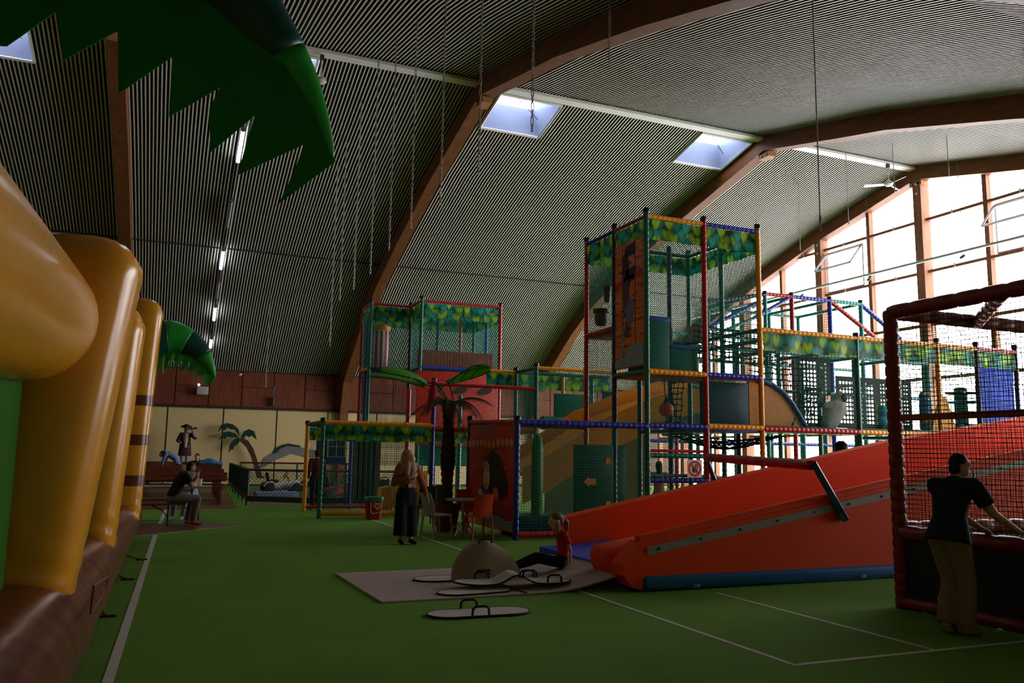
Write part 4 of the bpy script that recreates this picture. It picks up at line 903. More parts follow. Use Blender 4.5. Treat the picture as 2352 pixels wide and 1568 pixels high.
# upright folded mat
UM = thing('slide_mat', 'grey slide mat folded upright like a dome on the felt mat', 'mat', (3.98, 10.35, .02), 0, 'grey slide mats')
def dome(u, v):
    t = (u-.5)*2; hw = .49*(1-(.95*v)**1.9)**.62; return (hw*t, -.12+.24*v+.1*t*t, .012+.48*v*(1-.06*t*t))
mb = MB(); vs = []; nu, nv = 18, 12
for s_ in (0, .02): vs += [V(dome(i/nu, j/nv))+V((0, s_, 0)) for i in range(nu+1) for j in range(nv+1)]
o = (nu+1)*(nv+1); w_ = nv+1; fs = []
for i in range(nu):
    for j in range(nv): a = i*w_+j; fs += [(a, a+1, a+w_+1, a+w_), (o+a, o+a+w_, o+a+w_+1, o+a+1)]
for i in range(nu): fs += [(i*w_+nv, o+i*w_+nv, o+(i+1)*w_+nv, (i+1)*w_+nv), (i*w_, (i+1)*w_, o+(i+1)*w_, o+i*w_)]
for j in range(nv): fs += [(j, o+j, o+j+1, j+1), (nu*w_+j, nu*w_+j+1, o+nu*w_+j+1, o+nu*w_+j)]
mb.add(vs, fs); mb.build('felt_top', mat('slide_mat_brown', (.32, .26, .205), .95, .12, 8, .4, 300), UM, True, local=True)
for hx, hy, hz in ((.0, .1, .46), (-.12, -.16, .1)):
    mb = MB(); mb.path([(hx-.09, hy, hz), (hx-.08, hy-.03, hz+.05), (hx+.08, hy-.03, hz+.05), (hx+.09, hy, hz)], .014, 6); mb.build('handle', M_edge, UM, True, local=True)

# ================================================================ lamps, fans, chains under the roof
def zsurf(y): return zc(y-YR)
M_tube = emit('lit_tube', (.93, .95, 1.0), 14.0); M_tubeoff = mat('unlit_tube', (.35, .34, .4), .3); M_lampbody = mat('lamp_body', (.12, .12, .13), .5)
def lamp(y0, y1, lit, label, x=1.5):
    a = V((x, y0, zsurf(y0)-.16)); b = V((x, y1, zsurf(y1)-.16)); d = (b-a).normalized()
    t = thing('strip_lamp', label, 'lamp', (a+b)/2, 0, 'strip lamps under the ceiling')
    mb = MB(); mb.strand(a-d*.1, b+d*.1, .05); mb.build('lamp_body', M_lampbody, t)
    MB().tube(a-V((0, 0, .07)), b-V((0, 0, .07)), .055, n=10).build('tube', M_tube if lit else M_tubeoff, t, True)
    for p in (a, b): MB().tube(p, p+V((0, 0, .22)), .012, n=5).build('hanger', M_steel, t)
    for p, s_ in ((a, -1), (b, 1)): MB().tube(p-V((0, 0, .07)), p-V((0, 0, .07))+d*(.07*s_), .065, n=10).build('end_cap', M_lampbody, t, True)
lamp(25.0, 26.7, True, 'lit strip lamp half hidden by the big palm frond'); lamp(29.0, 30.6, False, 'unlit strip lamp below the palm frond points')
lamp(32.2, 33.5, True, 'lit strip lamp just below the ceiling seam'); lamp(34.3, 35.3, False, 'unlit strip lamp between the two lower lit ones')
lamp(35.85, 36.6, True, 'lit strip lamp second from the bottom of the row'); lamp(37.75, 38.3, True, 'lowest lit strip lamp above the small palm frond')
mb = MB(); mb.path([(1.42, y, zsurf(y)-.08) for y in (22, 25, 28, 30, 32.5, 34, 35.5, 38, 39.6)], .02, 6); mb.build('cable_conduit', M_steel, ceiling_o)
mb = MB(); mb.path([(1.62, y, zsurf(y)-.06) for y in (22, 25, 28, 30, 32.5, 34, 35.5, 38, 39.6)], .014, 6); mb.build('cable_conduit', M_purlin, ceiling_o)
def fan(label, x, y, zt, drop, rot, col):
    t = thing('ceiling_fan', label, 'fan', (x, y, zt), 0, 'ceiling fans below the ridge'); m_ = col
    MB().tube((x, y, zt), (x, y, zt-drop), .02, n=8).build('rod', mat('fan_rod', (.45, .4, .33), .4), t, True)
    MB().lathe([(.03, .18), (.06, .12), (.15, .06), (.16, 0), (.1, -.06), (.02, -.08)], (x, y, zt-drop), n=18).build('motor', mat('fan_motor', (.5, .5, .48), .4), t, True)
    MB().box((x, y, zt-.08), (.1, .1, .14)).build('bracket', M_steel, t)
    for k in range(3):
        a = rot+2*pi*k/3; e = V((cos(a), sin(a), 0)); s_ = V((-sin(a), cos(a), 0)); mb = MB(); c = V((x, y, zt-drop-.01))
        pts = [c+e*.15+s_*.06, c+e*.8+s_*.09, c+e*.82-s_*.05, c+e*.15-s_*.05]; u_ = [V((0, 0, .025)), V((0, 0, .03)), V((0, 0, -.03)), V((0, 0, -.025))]
        pts = [p+q for p, q in zip(pts, u_)]; mb.add(pts+[p+V((0, 0, .012)) for p in pts], [(3, 2, 1, 0), (4, 5, 6, 7)]+[(i, (i+1) % 4, 4+(i+1) % 4, 4+i) for i in range(4)]); mb.build('blade', m_, t)
fan('white ceiling fan in front of the glazed gable', 23.1, 21.05, 12.12, .75, .35, mat('fan_white', (.7, .71, .73), .4))
fan('dark bladed ceiling fan beside the big palm frond', at(737, 186, y=21.15).x, 21.15, 12.1, 12.1-at(737, 186, y=21.15).z, -.35, mat('fan_dark', (.05, .05, .05), .4))
M_chain = mat('chain_zinc', (.24, .23, .21), .4, .1, 10, metal=.5)
def chain(x, y, z0, label, r=.014):
    z1 = zsurf(y); mb = MB(); L = .11; n = int((z1-z0)/L)
    for k in range(n+1):
        z = z1-k*L; o = V((r*1.2, 0, 0)) if k % 2 else V((0, r*1.2, 0))
        for s_ in (1, -1): mb.strand((x+o.x*s_, y+o.y*s_, z), (x+o.x*s_, y+o.y*s_, max(z-L*1.15, z0)), r*.55)
    return mb.build('hanging_chain', M_chain, None, label=label, cat='chain', group='chains hanging from the ceiling')
for px, py in ((1222, 302), (1099, 401), (1011, 470), (943, 525), (893, 575), (850, 630), (812, 665), (780, 690), (757, 795)):
    p = at(px, py, x=4.6); nm = ['nearest chain ending across the middle skylight', 'chain ending just below the middle arch knee', 'chain ending left of the middle arch beam', 'chain ending halfway down beside the middle arch', 'fifth chain of the curtain row from the right', 'chain ending near the ceiling seam by the arch', 'third chain from the left end of the row', 'second chain from the left end of the row', 'longest and leftmost chain, ending above the rear tower'][len([1 for o in COL.objects if o.name.startswith('hanging_chain')])]
    chain(4.6, p.y, p.z, nm)
p = at(1400, 150, x=6.9); chain(6.9, p.y, p.z, 'short chain ending at the top in front of the corrugated ceiling')
p = at(610, 890, x=3.6); chain(3.6, p.y, p.z, 'single pale chain hanging in front of the brown boards', .01)
def wire(x, y, z0, label): 
    mb = MB(); mb.tube((x, y, zsurf(y)), (x, y, z0), .012, n=5); mb.tube((x, y, z0), (x, y, z0+.25), .02, n=5); return mb.build('hanging_wire', mat('wire_grey', (.2, .2, .21), .5), None, label=label, cat='wire', group='wires in front of the gable')
for (px, py), y, lb in (((1950, 515), 20.84, 'thin wire hanging beside the white fan'), ((2060, 442), 18.87, 'thin wire ending just below the gable beam'), ((2180, 402), 16.88, 'thin wire ending at the right gable beam'), ((1842, 575), 23.2, 'thin wire hanging left of the white fan'), ((1762, 625), 25.6, 'thin wire ending beside the tower top')): wire(20.95, y, at(px, py, y=y).z, lb)
p = at(1885, 530, x=9.7); wire(9.7, p.y, p.z, 'long dark wire crossing the whole upper right ceiling')
# spotlight track along the gable
TK = thing('spotlight_track', 'white spotlight track hanging across the glazed gable', 'light track', (23.5, 22, 8.4))
MB().box2((23.46, 13.5, 8.38), (23.54, 34, 8.46)).build('track', mat('track_white', (.6, .6, .66), .4), TK)
for y in (15.2, 18.6, 22.5, 26.0, 29.0):
    MB().lathe([(.03, .12), (.05, .1), (.05, -.08), (.035, -.1)], (23.5, y, 8.25), (.3, 1, -.2), n=10).build('spotlight', M_lampbody, TK, True)
    MB().tube((23.5, y, 8.4), (23.5, y, zsurf(y)-.1), .008, n=4).build('hanger', M_lampbody, TK)
# boxes on the brown wall boards
wb = thing('wall_speaker', 'pale box speaker on the brown boards below the small palm frond', 'speaker', at(465, 897, y=39.8)); c_ = wb.location
MB().rbox(c_, (.5, .3, .36), .03).build('cabinet', mat('speaker_pale', (.35, .33, .34), .5), wb, True); MB().box(c_+V((0, .12, .2)), (.06, .3, .06)).build('bracket', M_steel, wb)
MB().sphere(c_+V((-.17, -.05, .26)), .05).build('indicator_lamp', emit('small_lamp', (1, 1, 1), 6), wb, True)
wb = thing('wall_speaker', 'slim black column speaker on the brown boards', 'speaker', at(626, 922, y=39.85)); c_ = wb.location
MB().rbox(c_, (.14, .16, .42), .03).build('cabinet', pm('black'), wb, True); MB().tube(c_+V((0, 0, .2)), c_+V((.05, .05, .75)), .02).build('bracket', M_steel, wb)
cm = thing('wall_camera', 'tiny pale camera at the top of the brown boards', 'camera', at(556, 859, y=39.8)); c_ = cm.location
MB().tube(c_, c_+V((-.12, -.1, -.05)), .035, n=8).build('camera_body', M_purlin, cm, True); MB().tube(c_, c_+V((.03, .15, .05)), .02, n=6).build('bracket', M_steel, cm)

# ================================================================ hanging toys and signs in the frames
RB = thing('hanging_ball', 'red ball hanging on a black rope under the tower deck', 'ball', at(1530, 940, y=15.75)); c_ = RB.location
MB().sphere(c_, .165, 20, 12).build('ball', mat('red_ball', (.62, .02, .02), .4), RB, True); mb = MB(); mb.path([c_+V((0, 0, .16)), c_+V((-.02, 0, .3)), (c_.x-.05, c_.y, Z3-.06)], .012, 6); mb.lathe([(.09, .13), (.04, .2), (.015, .3)], c_, n=10); mb.build('rope', M_net['k'], RB, True)
PB = thing('punch_bag', 'black punch bag hanging under the right frame above the slide', 'punching bag', at(1932, 1030, y=16.4)); c_ = PB.location
MB().lathe([(.13, -.6), (.17, -.5), (.17, .0), (.15, .12), (.06, .2)], c_, n=14).build('bag', M_rub, PB, True)
mb = MB()
for k in range(4): mb.tube(c_+V((.1*cos(k*pi/2), .1*sin(k*pi/2), .15)), c_+V((0, 0, .38)), .008, n=4)
mb.tube(c_+V((0, 0, .38)), (c_.x, c_.y, Z2), .01, n=4); mb.build('bag_chain', M_steel, PB)
SG = thing('prohibition_sign', 'square white no-food-or-drink sign on the tower rail', 'sign', (10.465, 14.98, 1.4)); 
MB().rbox((10.465, 14.975, 1.405), (.375, .01, .375), .004).build('sign_board', mat('sign_white', (.78, .76, .76), .4, .03), SG)
sx, sz = 10.465, 1.405; M_sr = mat('sign_red', (.6, .02, .02), .4, .03); M_sk = mat('sign_black', (.015, .015, .015), .5, .03)
mb = MB(); n = 32
o_ = [(sx+.165*cos(2*pi*k/n), sz+.165*sin(2*pi*k/n)) for k in range(n)]; i_ = [(sx+.125*cos(2*pi*k/n), sz+.125*sin(2*pi*k/n)) for k in range(n)]
mb.add([(p[0], 14.967, p[1]) for p in o_+i_], [(k, (k+1) % n, n+(k+1) % n, n+k) for k in range(n)]); mb.build('red_ring', M_sr, SG)
flat(SG, [(sx-.055, sz-.085), (sx-.005, sz-.085), (sx+.005, sz+.01), (sx-.065, sz+.01)], 'cup_symbol', M_sk, y=14.969, t=.001); flat(SG, [(sx-.07, sz+.012), (sx+.01, sz+.012), (sx+.01, sz+.024), (sx-.07, sz+.024)], 'cup_lid', M_sk, y=14.969, t=.001)
flat(SG, [(sx+.05, sz-.09), (sx+.066, sz-.09), (sx+.075, sz+.1), (sx+.055, sz+.09)], 'knife_symbol', M_sk, y=14.969, t=.001); flat(SG, [(sx+.012, sz-.085), (sx+.026, sz-.085), (sx+.026, sz+.03), (sx+.042, sz+.05), (sx+.04, sz+.1), (sx+.034, sz+.1), (sx+.033, sz+.055), (sx+.023, sz+.055), (sx+.022, sz+.1), (sx+.014, sz+.1), (sx+.013, sz+.055), (sx+.004, sz+.055), (sx+.003, sz+.1), (sx-.003, sz+.1), (sx-.003, sz+.05), (sx+.012, sz+.03)], 'fork_symbol', M_sk, y=14.969, t=.001)
flat(SG, [(sx-.11, sz+.085), (sx-.085, sz+.11), (sx+.11, sz-.085), (sx+.085, sz-.11)], 'red_bar', M_sr, y=14.968, t=.002)

# ================================================================ terrace furniture by the palm
M_pot = mat('terracotta_plastic', (.13, .035, .025), .6, .15, 5); M_trunk = mat('palm_bark', (.045, .022, .014), .9, .4, 12, .8, 30); M_frond = mat('dry_frond', (.04, .045, .022), .8, .3, 6)
PL = thing('potted_palm', 'tall potted palm with shaggy trunk and drooping dark fronds', 'palm', (5.6, 17.05, 0)); px_, py_ = 5.6, 17.05
MB().lathe([(.18, 0), (.2, .03), (.28, .5), (.31, .52), (.31, .58), (.27, .58), (.26, .5), (.02, .5)], (px_, py_, .003), n=22).build('pot', M_pot, PL, True)
mb = MB(); rg = random.Random(3); pr_ = []
for k in range(34): z = .45+2.25*k/33; pr_.append((.13*(1+.16*(k % 2))+.02*sin(z*5), z))
mb.lathe(pr_, (px_, py_, 0), n=12); mb.build('trunk', M_trunk, PL, True)
def frond(parent, base, az, L, rise, droop, m_, n=16, w=.24, lw=.012):
    mb = MB(); pts = []
    for i in range(n+1):
        u = i/n; rr = L*u; pts.append(V(base)+V((cos(az)*rr*(1-.15*u), sin(az)*rr*(1-.15*u), rise*u-droop*u*u)))
    mb.path(pts, [.012*(1-.8*i/n)+.002 for i in range(n+1)], 5)
    s_ = V((-sin(az), cos(az), 0))
    for i in range(2, n+1):
        for f_ in (0, .5):
            u = (i-f_)/n; p = pts[i] if f_ == 0 else (pts[i]+pts[i-1])/2; tg = (pts[i]-pts[i-1]).normalized(); ll = w*(.35+sin(pi*min(u, .95))*.9)
            for sd in (1, -1):
                q = p+(s_*sd*.75+tg*.6+V((0, 0, -.35))).normalized()*ll; k_ = tg*lw
                mb.add([p-k_, p+k_, q], [(0, 1, 2)])
    return mb.build('frond', m_, parent)
for k in range(11): frond(PL, (px_, py_, 2.68), k*2*pi/11+.3, rg.uniform(.8, 1.25), rg.uniform(.1, .75), rg.uniform(.5, 1.0), M_frond)
# bright green leaf canopies
M_can = mat('bright_leaf_cloth', (.14, .5, .03), .6, .1, 6, thin=.55); M_rib_ = mat('leaf_rib_dark', (.02, .06, .012), .6)
def canopy(label, a, b, wd, arch=.12, tilt=0.0, stem_to=None):
    a = V(a); b = V(b); t = thing('leaf_canopy', label, 'leaf canopy', (a+b)/2, 0, 'green leaf canopies by the palm'); d = b-a; L = d.length; e = d.normalized(); s_ = V((0, 0, 1)).cross(e).normalized(); s_ = (s_+V((0, 0, tilt))).normalized(); u_ = e.cross(s_).normalized()
    if u_.z < 0: u_ = -u_
    n, m_ = 20, 8
    def P(u, v): hw = wd*(sin(pi*min(1, u*1.02+.02))**.7)*(1-.35*u); return a+d*u+s_*(hw*v)+u_*(arch*sin(pi*u)-.18*wd*v*v*1.2)
    vs = [P(i/n, 2*j/m_-1) for i in range(n+1) for j in range(m_+1)]; o = len(vs); w2 = m_+1; mb = MB()
    fs = [(i*w2+j, i*w2+j+1, (i+1)*w2+j+1, (i+1)*w2+j) for i in range(n) for j in range(m_)]; mb.add(vs, fs); mb.add([p-u_*.006 for p in vs], fs); mb.build('leaf_cloth', M_can, t, 'all')
    mb = MB(); mb.path([P(i/n, 0)-u_*.01 for i in range(n+1)], .012, 5)
    for q in (.2, .45, .7):
        for sd in (1, -1): mb.path([P(q, 0)-u_*.01, P(min(1, q+.1), sd*.5)-u_*.01, P(min(1, q+.18), sd*.98)-u_*.01], .008, 5)
    mb.build('leaf_ribs', M_rib_, t, True)
    mb = MB(); mb.path([P(i/n, 1) for i in range(n+1)], .012, 5); mb.path([P(i/n, -1) for i in range(n+1)], .012, 5); mb.build('leaf_rim', M_rib_, t, True)
    if stem_to is not None: mb = MB(); mb.path([b, (b+V(stem_to))/2+V((0, 0, .12)), stem_to], .014, 6); mb.build('stem', M_rib_, t, True)
top_ = V((px_, py_, 2.75))
canopy('large bright green leaf canopy left of the palm crown', at(875, 842, y=16.4), at(985, 878, y=17.0), .42, .1, .35, top_); canopy('pale green leaf canopy behind the larger left one', at(852, 856, y=18.2), at(975, 882, y=17.6), .34, .06, .1, top_+V((0, .1, 0)))
canopy('bright green leaf canopy right of the palm crown', at(1125, 842, y=17.0), at(1025, 875, y=17.1), .36, .08, .45, top_+V((.1, 0, 0)))
PT = thing('hanging_parrot', 'red hanging toy parrot beside the blue post', 'toy parrot', at(992, 915, y=16.9)); c_ = PT.location
mb = MB(); mb.path([c_+V((.02, 0, .3)), c_+V((.03, 0, .18)), c_+V((0, 0, .0)), c_+V((-.05, 0, -.2)), c_+V((-.1, 0, -.36))], [.05, .085, .09, .05, .012], 10); mb.build('body', mat('parrot_red', (.35, .015, .015), .7), PT, True)
MB().sphere(c_+V((.035, -.01, .33)), .07, 10, 7).build('head', MATS['parrot_red'], PT, True); MB().lathe([(.03, 0), (.02, .04), (.004, .07)], c_+V((.09, -.03, .32)), (.8, -.2, -.5), n=8).build('beak', pm('black'), PT, True)
MB().sphere(c_+V((.08, 0, .0)), (.03, .05, .17), 8, 7).build('wing', mat('parrot_dark', (.05, .02, .06), .7), PT, True); MB().tube(c_+V((.03, 0, .38)), (c_.x+.03, c_.y, 3.15), .006, n=4).build('string', M_net['k'], PT)
# chairs
def plastic_chair(label, loc, rz, m_, group='plastic chairs by the palm'):
    t = thing('plastic_chair', label, 'chair', loc, rz, group); H = .86
    MB().rbox((0, 0, .45), (.43, .43, .035), .015).build('seat', m_, t, True, local=True)
    mb = MB(); n, k_ = 8, 6; vs = []
    for s_ in (0, .018):
        for i in range(n+1):
            for j in range(k_+1):
                u = i/n; v = 2*j/k_-1; z = .47+.41*u; vs.append(V((v*.2*(1-.06*u), -.2-.1*u*u-.03*(1-v*v)+s_-.02*u, z)))
    o = (n+1)*(k_+1); w2 = k_+1; fs = []
    for i in range(n):
        for j in range(k_): a = i*w2+j; fs += [(a, a+1, a+w2+1, a+w2), (o+a, o+a+w2, o+a+w2+1, o+a+1)]
    for i in range(n): fs += [(i*w2, (i+1)*w2, o+(i+1)*w2, o+i*w2), (i*w2+k_, o+i*w2+k_, o+(i+1)*w2+k_, (i+1)*w2+k_)]
    for j in range(k_): fs += [(n*w2+j, n*w2+j+1, o+n*w2+j+1, o+n*w2+j)]
    mb.add(vs, fs); mb.build('backrest', m_, t, True, local=True)
    for sx_ in (-1, 1):
        for sy_ in (-1, 1): mb = MB(); mb.path([(sx_*.19, sy_*.19, .44), (sx_*.215, sy_*.235, .0)], [.024, .017], 8); mb.build('leg', m_, t, True, local=True)
    return t
M_cgr = mat('grey_chair_plastic', (.3, .3, .33), .45, .06); M_cor = mat('red_chair_plastic', (.5, .045, .015), .45, .06)
plastic_chair('light grey plastic chair left of the small table', (4.98, 15.75, .003), -1.25, M_cgr); plastic_chair('red plastic chair with its back towards the viewer', (5.68, 15.3, .003), .06, M_cor); plastic_chair('red plastic chair behind the small table', (6.02, 16.72, .003), 3.3, M_cor)
plastic_chair('black wicker-look chair behind the palm pot', (5.5, 18.25, .003), 2.7, mat('black_chair', (.02, .015, .013), .6), 'dark chairs behind the palm'); plastic_chair('black wicker-look chair right of the palm trunk', (6.05, 18.75, .003), 3.1, MATS['black_chair'], 'dark chairs behind the palm')
TB = thing('bistro_table', 'small grey round table with chrome legs between the chairs', 'table', (5.62, 16.05, .003))
MB().lathe([(.33, .7), (.36, .71), (.36, .735), (.34, .74)], (5.62, 16.05, 0), n=28).build('table_top', M_cgr, TB, True); MB().tube((5.62, 16.05, .1), (5.62, 16.05, .7), .03).build('pillar', M_chain, TB, True)
for k in range(4): a = pi/4+k*pi/2; mb = MB(); mb.path([(5.62+.03*cos(a), 16.05+.03*sin(a), .3), (5.62+.2*cos(a), 16.05+.2*sin(a), .16), (5.62+.32*cos(a), 16.05+.32*sin(a), .02)], .016, 7); mb.build('leg', mat('chrome', (.6, .6, .6), .15, .02, metal=.9), TB, True)
# bin with heart mark
BN = thing('litter_bin', 'red litter bin with white heart mark and green bag', 'bin', (4.82, 20.45, .003)); bx_, by_ = 4.82, 20.45
mb = MB(); mb.loft([srect((bx_, by_, z), (1, 0, 0), (0, 1, 0), h_, h_*.8, 5, 20) for z, h_ in ((.003, .17), (.5, .215))]); mb.build('bin_body', mat('bin_red', (.4, .012, .02), .4), BN, True)
mb = MB(); mb.loft([srect((bx_+.005*k, by_, z), (1, 0, 0), (0, 1, 0), h_*(1+.03*sin(k*2)), h_*.82, 3.5, 20) for k, (z, h_) in enumerate(((.45, .22), (.5, .228), (.545, .222), (.56, .19)))]); mb.build('bin_bag', mat('green_bag', (.05, .2, .12), .3), BN, True)
def heart(s): return [(s*.062*16*sin(t)**3/16*1.0, s*.062*(13*cos(t)-5*cos(2*t)-2*cos(3*t)-cos(4*t))/16) for t in [2*pi*k/28 for k in range(29)]]
yb2 = by_-.8*.215-.003
for s_ in (1.5, .85): mb = MB(); mb.path([(bx_+.06+p[0], yb2, .34+p[1]) for p in heart(s_)], .008, 5); mb.build('heart_line', M_white, BN)
mb = MB(); mb.path([(bx_-.1, yb2+.004, .42), (bx_-.1, yb2+.01, .2), (bx_-.06, yb2+.015, .15), (bx_+.02, yb2+.015, .16)], .008, 5); mb.build('heart_line', M_white, BN)
for k in range(2): mb = MB(); mb.path([(bx_+.03+.09*k, yb2+.01, .19), (bx_+.05+.09*k, yb2+.012, .165), (bx_+.08+.09*k, yb2+.012, .19)], .007, 5); mb.build('heart_line', M_white, BN)

# ================================================================ go-kart pen, wall figures
M_fg = mat('fence_green', (.012, .045, .035), .5); M_fr2 = mat('fence_red', (.16, .015, .015), .5)
def fence(label, pts, h=1.06, mesh_=True, railm=None, kick=True):
    t = thing('wire_fence', label, 'fence', (*pts[0], 0), 0, 'fences round the go-kart pen'); 
    for a, b in zip(pts, pts[1:]):
        a = V((*a, 0)); b = V((*b, 0)); d = b-a; L = d.length; e = d/L; n = max(1, round(L/2.0))
        for k in range(n+1): MB().strand(a+e*(L*k/n), a+e*(L*k/n)+V((0, 0, h)), .035).build('fence_post', M_fg, t)
        mb = MB(); mb.strand(a+V((0, 0, h)), b+V((0, 0, h)), .035); mb.build('top_rail', railm or M_fr2, t)
        if kick: mb = MB(); mb.box((a+b)/2+V((0, 0, .2)), (L, .03, .16), Matrix.Rotation(math.atan2(d.y, d.x), 3, 'Z')); mb.build('kick_board', pm('black'), t)
        mb = MB(); c = .13; z0, z1 = .28, h-.04; hh = z1-z0
        k = -hh
        while k < L:
            a0, a1 = max(k, 0), min(k+hh, L)
            if a1 > a0: mb.strand(a+e*a0+V((0, 0, z0+(a0-k))), a+e*a1+V((0, 0, z0+(a1-k))), .006); mb.strand(a+e*a0+V((0, 0, z1-(a0-k))), a+e*a1+V((0, 0, z1-(a1-k))), .006)
            k += c
        mb.build('wire_mesh', M_fg, t, kind='stuff')
fence('green wire fence running back along the brown floor', [(2.62, 38.3), (2.35, 26.42)]); fence('green wire fence with red rail at the front of the go-kart pen', [(2.35, 26.3), (3.85, 25.1), (7.6, 24.6)]); fence('red-railed wire fence at the back of the go-kart pen', [(2.9, 36.4), (7.4, 35.4)], 1.12, kick=False)
MB().box2((2.6, 26, .0), (8.5, 36.2, .006)).build('kart_floor', mat('kart_floor_grey', (.06, .06, .06), .35, .2, 3), floor_o)
def kart(label, loc, rz, body, s=1.0):
    t = thing('pedal_kart', label, 'go-kart', loc, rz, 'pedal karts in the pen'); t.scale = (s, s, s)
    mb = MB(); mb.path([(-.55, 0, .3), (-.2, 0, .26), (.3, 0, .28), (.62, 0, .34), (.8, 0, .3)], [.1, .16, .16, .17, .06], 10); mb.build('body_shell', body, t, True, local=True)
    MB().rbox((-.28, 0, .46), (.4, .38, .1), .04).build('seat', M_rub, t, True, local=True); MB().rbox((-.5, 0, .62), (.08, .38, .36), .04, Matrix.Rotation(-.2, 3, 'Y')).build('backrest', M_rub, t, True, local=True)
    for x in (-.48, .55):
        for y in (-.36, .36):
            MB().lathe([(.1, -.07), (.19, -.06), (.2, 0), (.19, .06), (.1, .07)], (x, y, .2), (0, 1, 0), n=16).build('wheel', M_rub, t, True, local=True); mb = MB(); mb.path([(x-.22, y, .28), (x-.12, y, .41), (x+.1, y, .43), (x+.22, y, .3)], .06, 8, sq=.6); mb.build('mudguard', body, t, True, local=True)
    mb = MB(); mb.path([(.42, 0, .35), (.2, 0, .7)], .018, 6); n = 16; mb.path([V((.2, 0, .7))+V((.12*sin(2*pi*k/n)*.5, .17*cos(2*pi*k/n), .14*sin(2*pi*k/n))) for k in range(n+1)], .018, 6); mb.build('steering_wheel', M_rub, t, True, local=True)
    return t
kart('white pedal kart behind the wire fence', (4.2, 33.6, .007), .1, mat('kart_white', (.5, .5, .48), .4)); kart('blue and yellow pedal kart beside the amber post', (5.75, 34.0, .007), 1.9, mat('kart_blue', (.03, .05, .25), .4)); kart('orange red pedal kart under the blue window board', (5.6, 29.0, .007), .3, mat('kart_red', (.5, .07, .02), .4)); kart('orange red pedal kart next to the weathered boards', (6.5, 26.2, .007), 1.3, MATS['kart_red'])
MB().box2((3.1, 31.2, .006), (4.6, 32.2, .14)).build('foam_block', mat('foam_pale_blue', (.25, .35, .5), .5), None, label='pale blue foam block beside the white kart', cat='foam block')
# blue board with a mock window
BW = thing('window_board', 'blue board with a mock four-pane window inside the toddler cage', 'board', (4.66, 25.45, 0)); bw0, bw1 = at(735, 985, y=25.45), at(791, 1062, y=25.45)
MB().box2((bw0.x-.08, 25.43, 1.28), (bw1.x+.05, 25.48, 2.42)).build('board', mat('board_blue', (.012, .035, .16), .5), BW)
for i in range(2):
    for j in range(2): MB().box2((bw0.x+.28+i*.25, 25.42, 1.5+j*.31), (bw0.x+.5+i*.25, 25.435, 1.78+j*.31)).build('pane', mat('pane_dark', (.03, .03, .03), .2), BW)
fr = MB()
for a, b in (((.25, 1.47), (.53+.25, 1.47)), ((.25, 1.795), (.78, 1.795)), ((.25, 2.12), (.78, 2.12)), ((.25, 1.47), (.25, 2.12)), ((.515, 1.47), (.515, 2.12)), ((.78, 1.47), (.78, 2.12))): fr.strand((bw0.x+a[0], 25.415, a[1]), (bw0.x+b[0], 25.415, b[1]), .02)
fr.build('window_bars', mat('bar_grey', (.25, .24, .24), .5), BW)
mb = MB(); mb.path([(bw0.x+.12+.05*cos(t), 25.42, 2.28+.05*sin(t)) for t in [2*pi*k/16 for k in range(17)]], .006, 5); mb.build('ring_mark', M_white, BW)
for dx in (0, .8): MB().box2((bw0.x+dx, 25.44, 0), (bw0.x+dx+.06, 25.48, 1.3)).build('board_leg', M_fg, BW)
# painted wall figures: palm and rock arch
WPx = thing('wall_palm', 'flat painted wooden palm standing in front of the cream wall', 'cut-out palm', at(605, 1092, y=39.6)); 
def wpl(pts): return [(at(px, py, y=39.6).x, at(px, py, y=39.6).z) for px, py in pts]
flat(WPx, wpl([(548, 1010), (556, 1004), (570, 1012), (582, 1030), (592, 1060), (602, 1092), (610, 1098), (590, 1098), (583, 1070), (575, 1045), (565, 1026)]), 'trunk', mat('cut_trunk', (.05, .02, .012), .8), y=39.62, t=.04)
M_cl = mat('cut_leaf', (.006, .028, .016), .7)
for poly in ([(550, 1003), (548, 985), (535, 974), (520, 971), (507, 976), (500, 992), (508, 985), (516, 988), (522, 982), (530, 986), (538, 986), (544, 993)], [(552, 1008), (540, 995), (525, 990), (512, 993), (500, 1012), (510, 1004), (516, 1008), (522, 1002), (530, 1004), (540, 1004)], [(552, 1005), (560, 990), (572, 985), (584, 990), (590, 1010), (582, 1004), (578, 1000), (572, 1004), (566, 1000), (560, 1006)], [(550, 1005), (538, 1008), (527, 1020), (525, 1040), (531, 1032), (536, 1032), (538, 1024), (545, 1022), (550, 1014)]):
    flat(WPx, wpl(poly), 'leaf', M_cl, y=39.6, t=.03)
WA = thing('wall_mural', 'grey rock arch painted on the cream wall behind the karts', 'mural', at(660, 1040, y=40.0))
flat(WA, [(at(px, py, y=40.0).x, at(px, py, y=40.0).z) for px, py in ((597, 1075), (605, 1052), (625, 1040), (640, 1025), (660, 1021), (700, 1028), (735, 1036), (735, 1050), (700, 1050), (685, 1045), (668, 1042), (650, 1050), (628, 1058), (608, 1072))], 'rock_arch', mat('mural_grey', (.13, .13, .14), .8, .3, 3), y=40.005, t=.01); flat(WA, [(at(px, py, y=40.0).x, at(px, py, y=40.0).z) for px, py in ((625, 1042), (632, 1029), (648, 1021), (662, 1018), (690, 1023), (690, 1027), (660, 1024), (645, 1029), (635, 1040))], 'moss_edge', M_cl, y=39.996, t=.01)
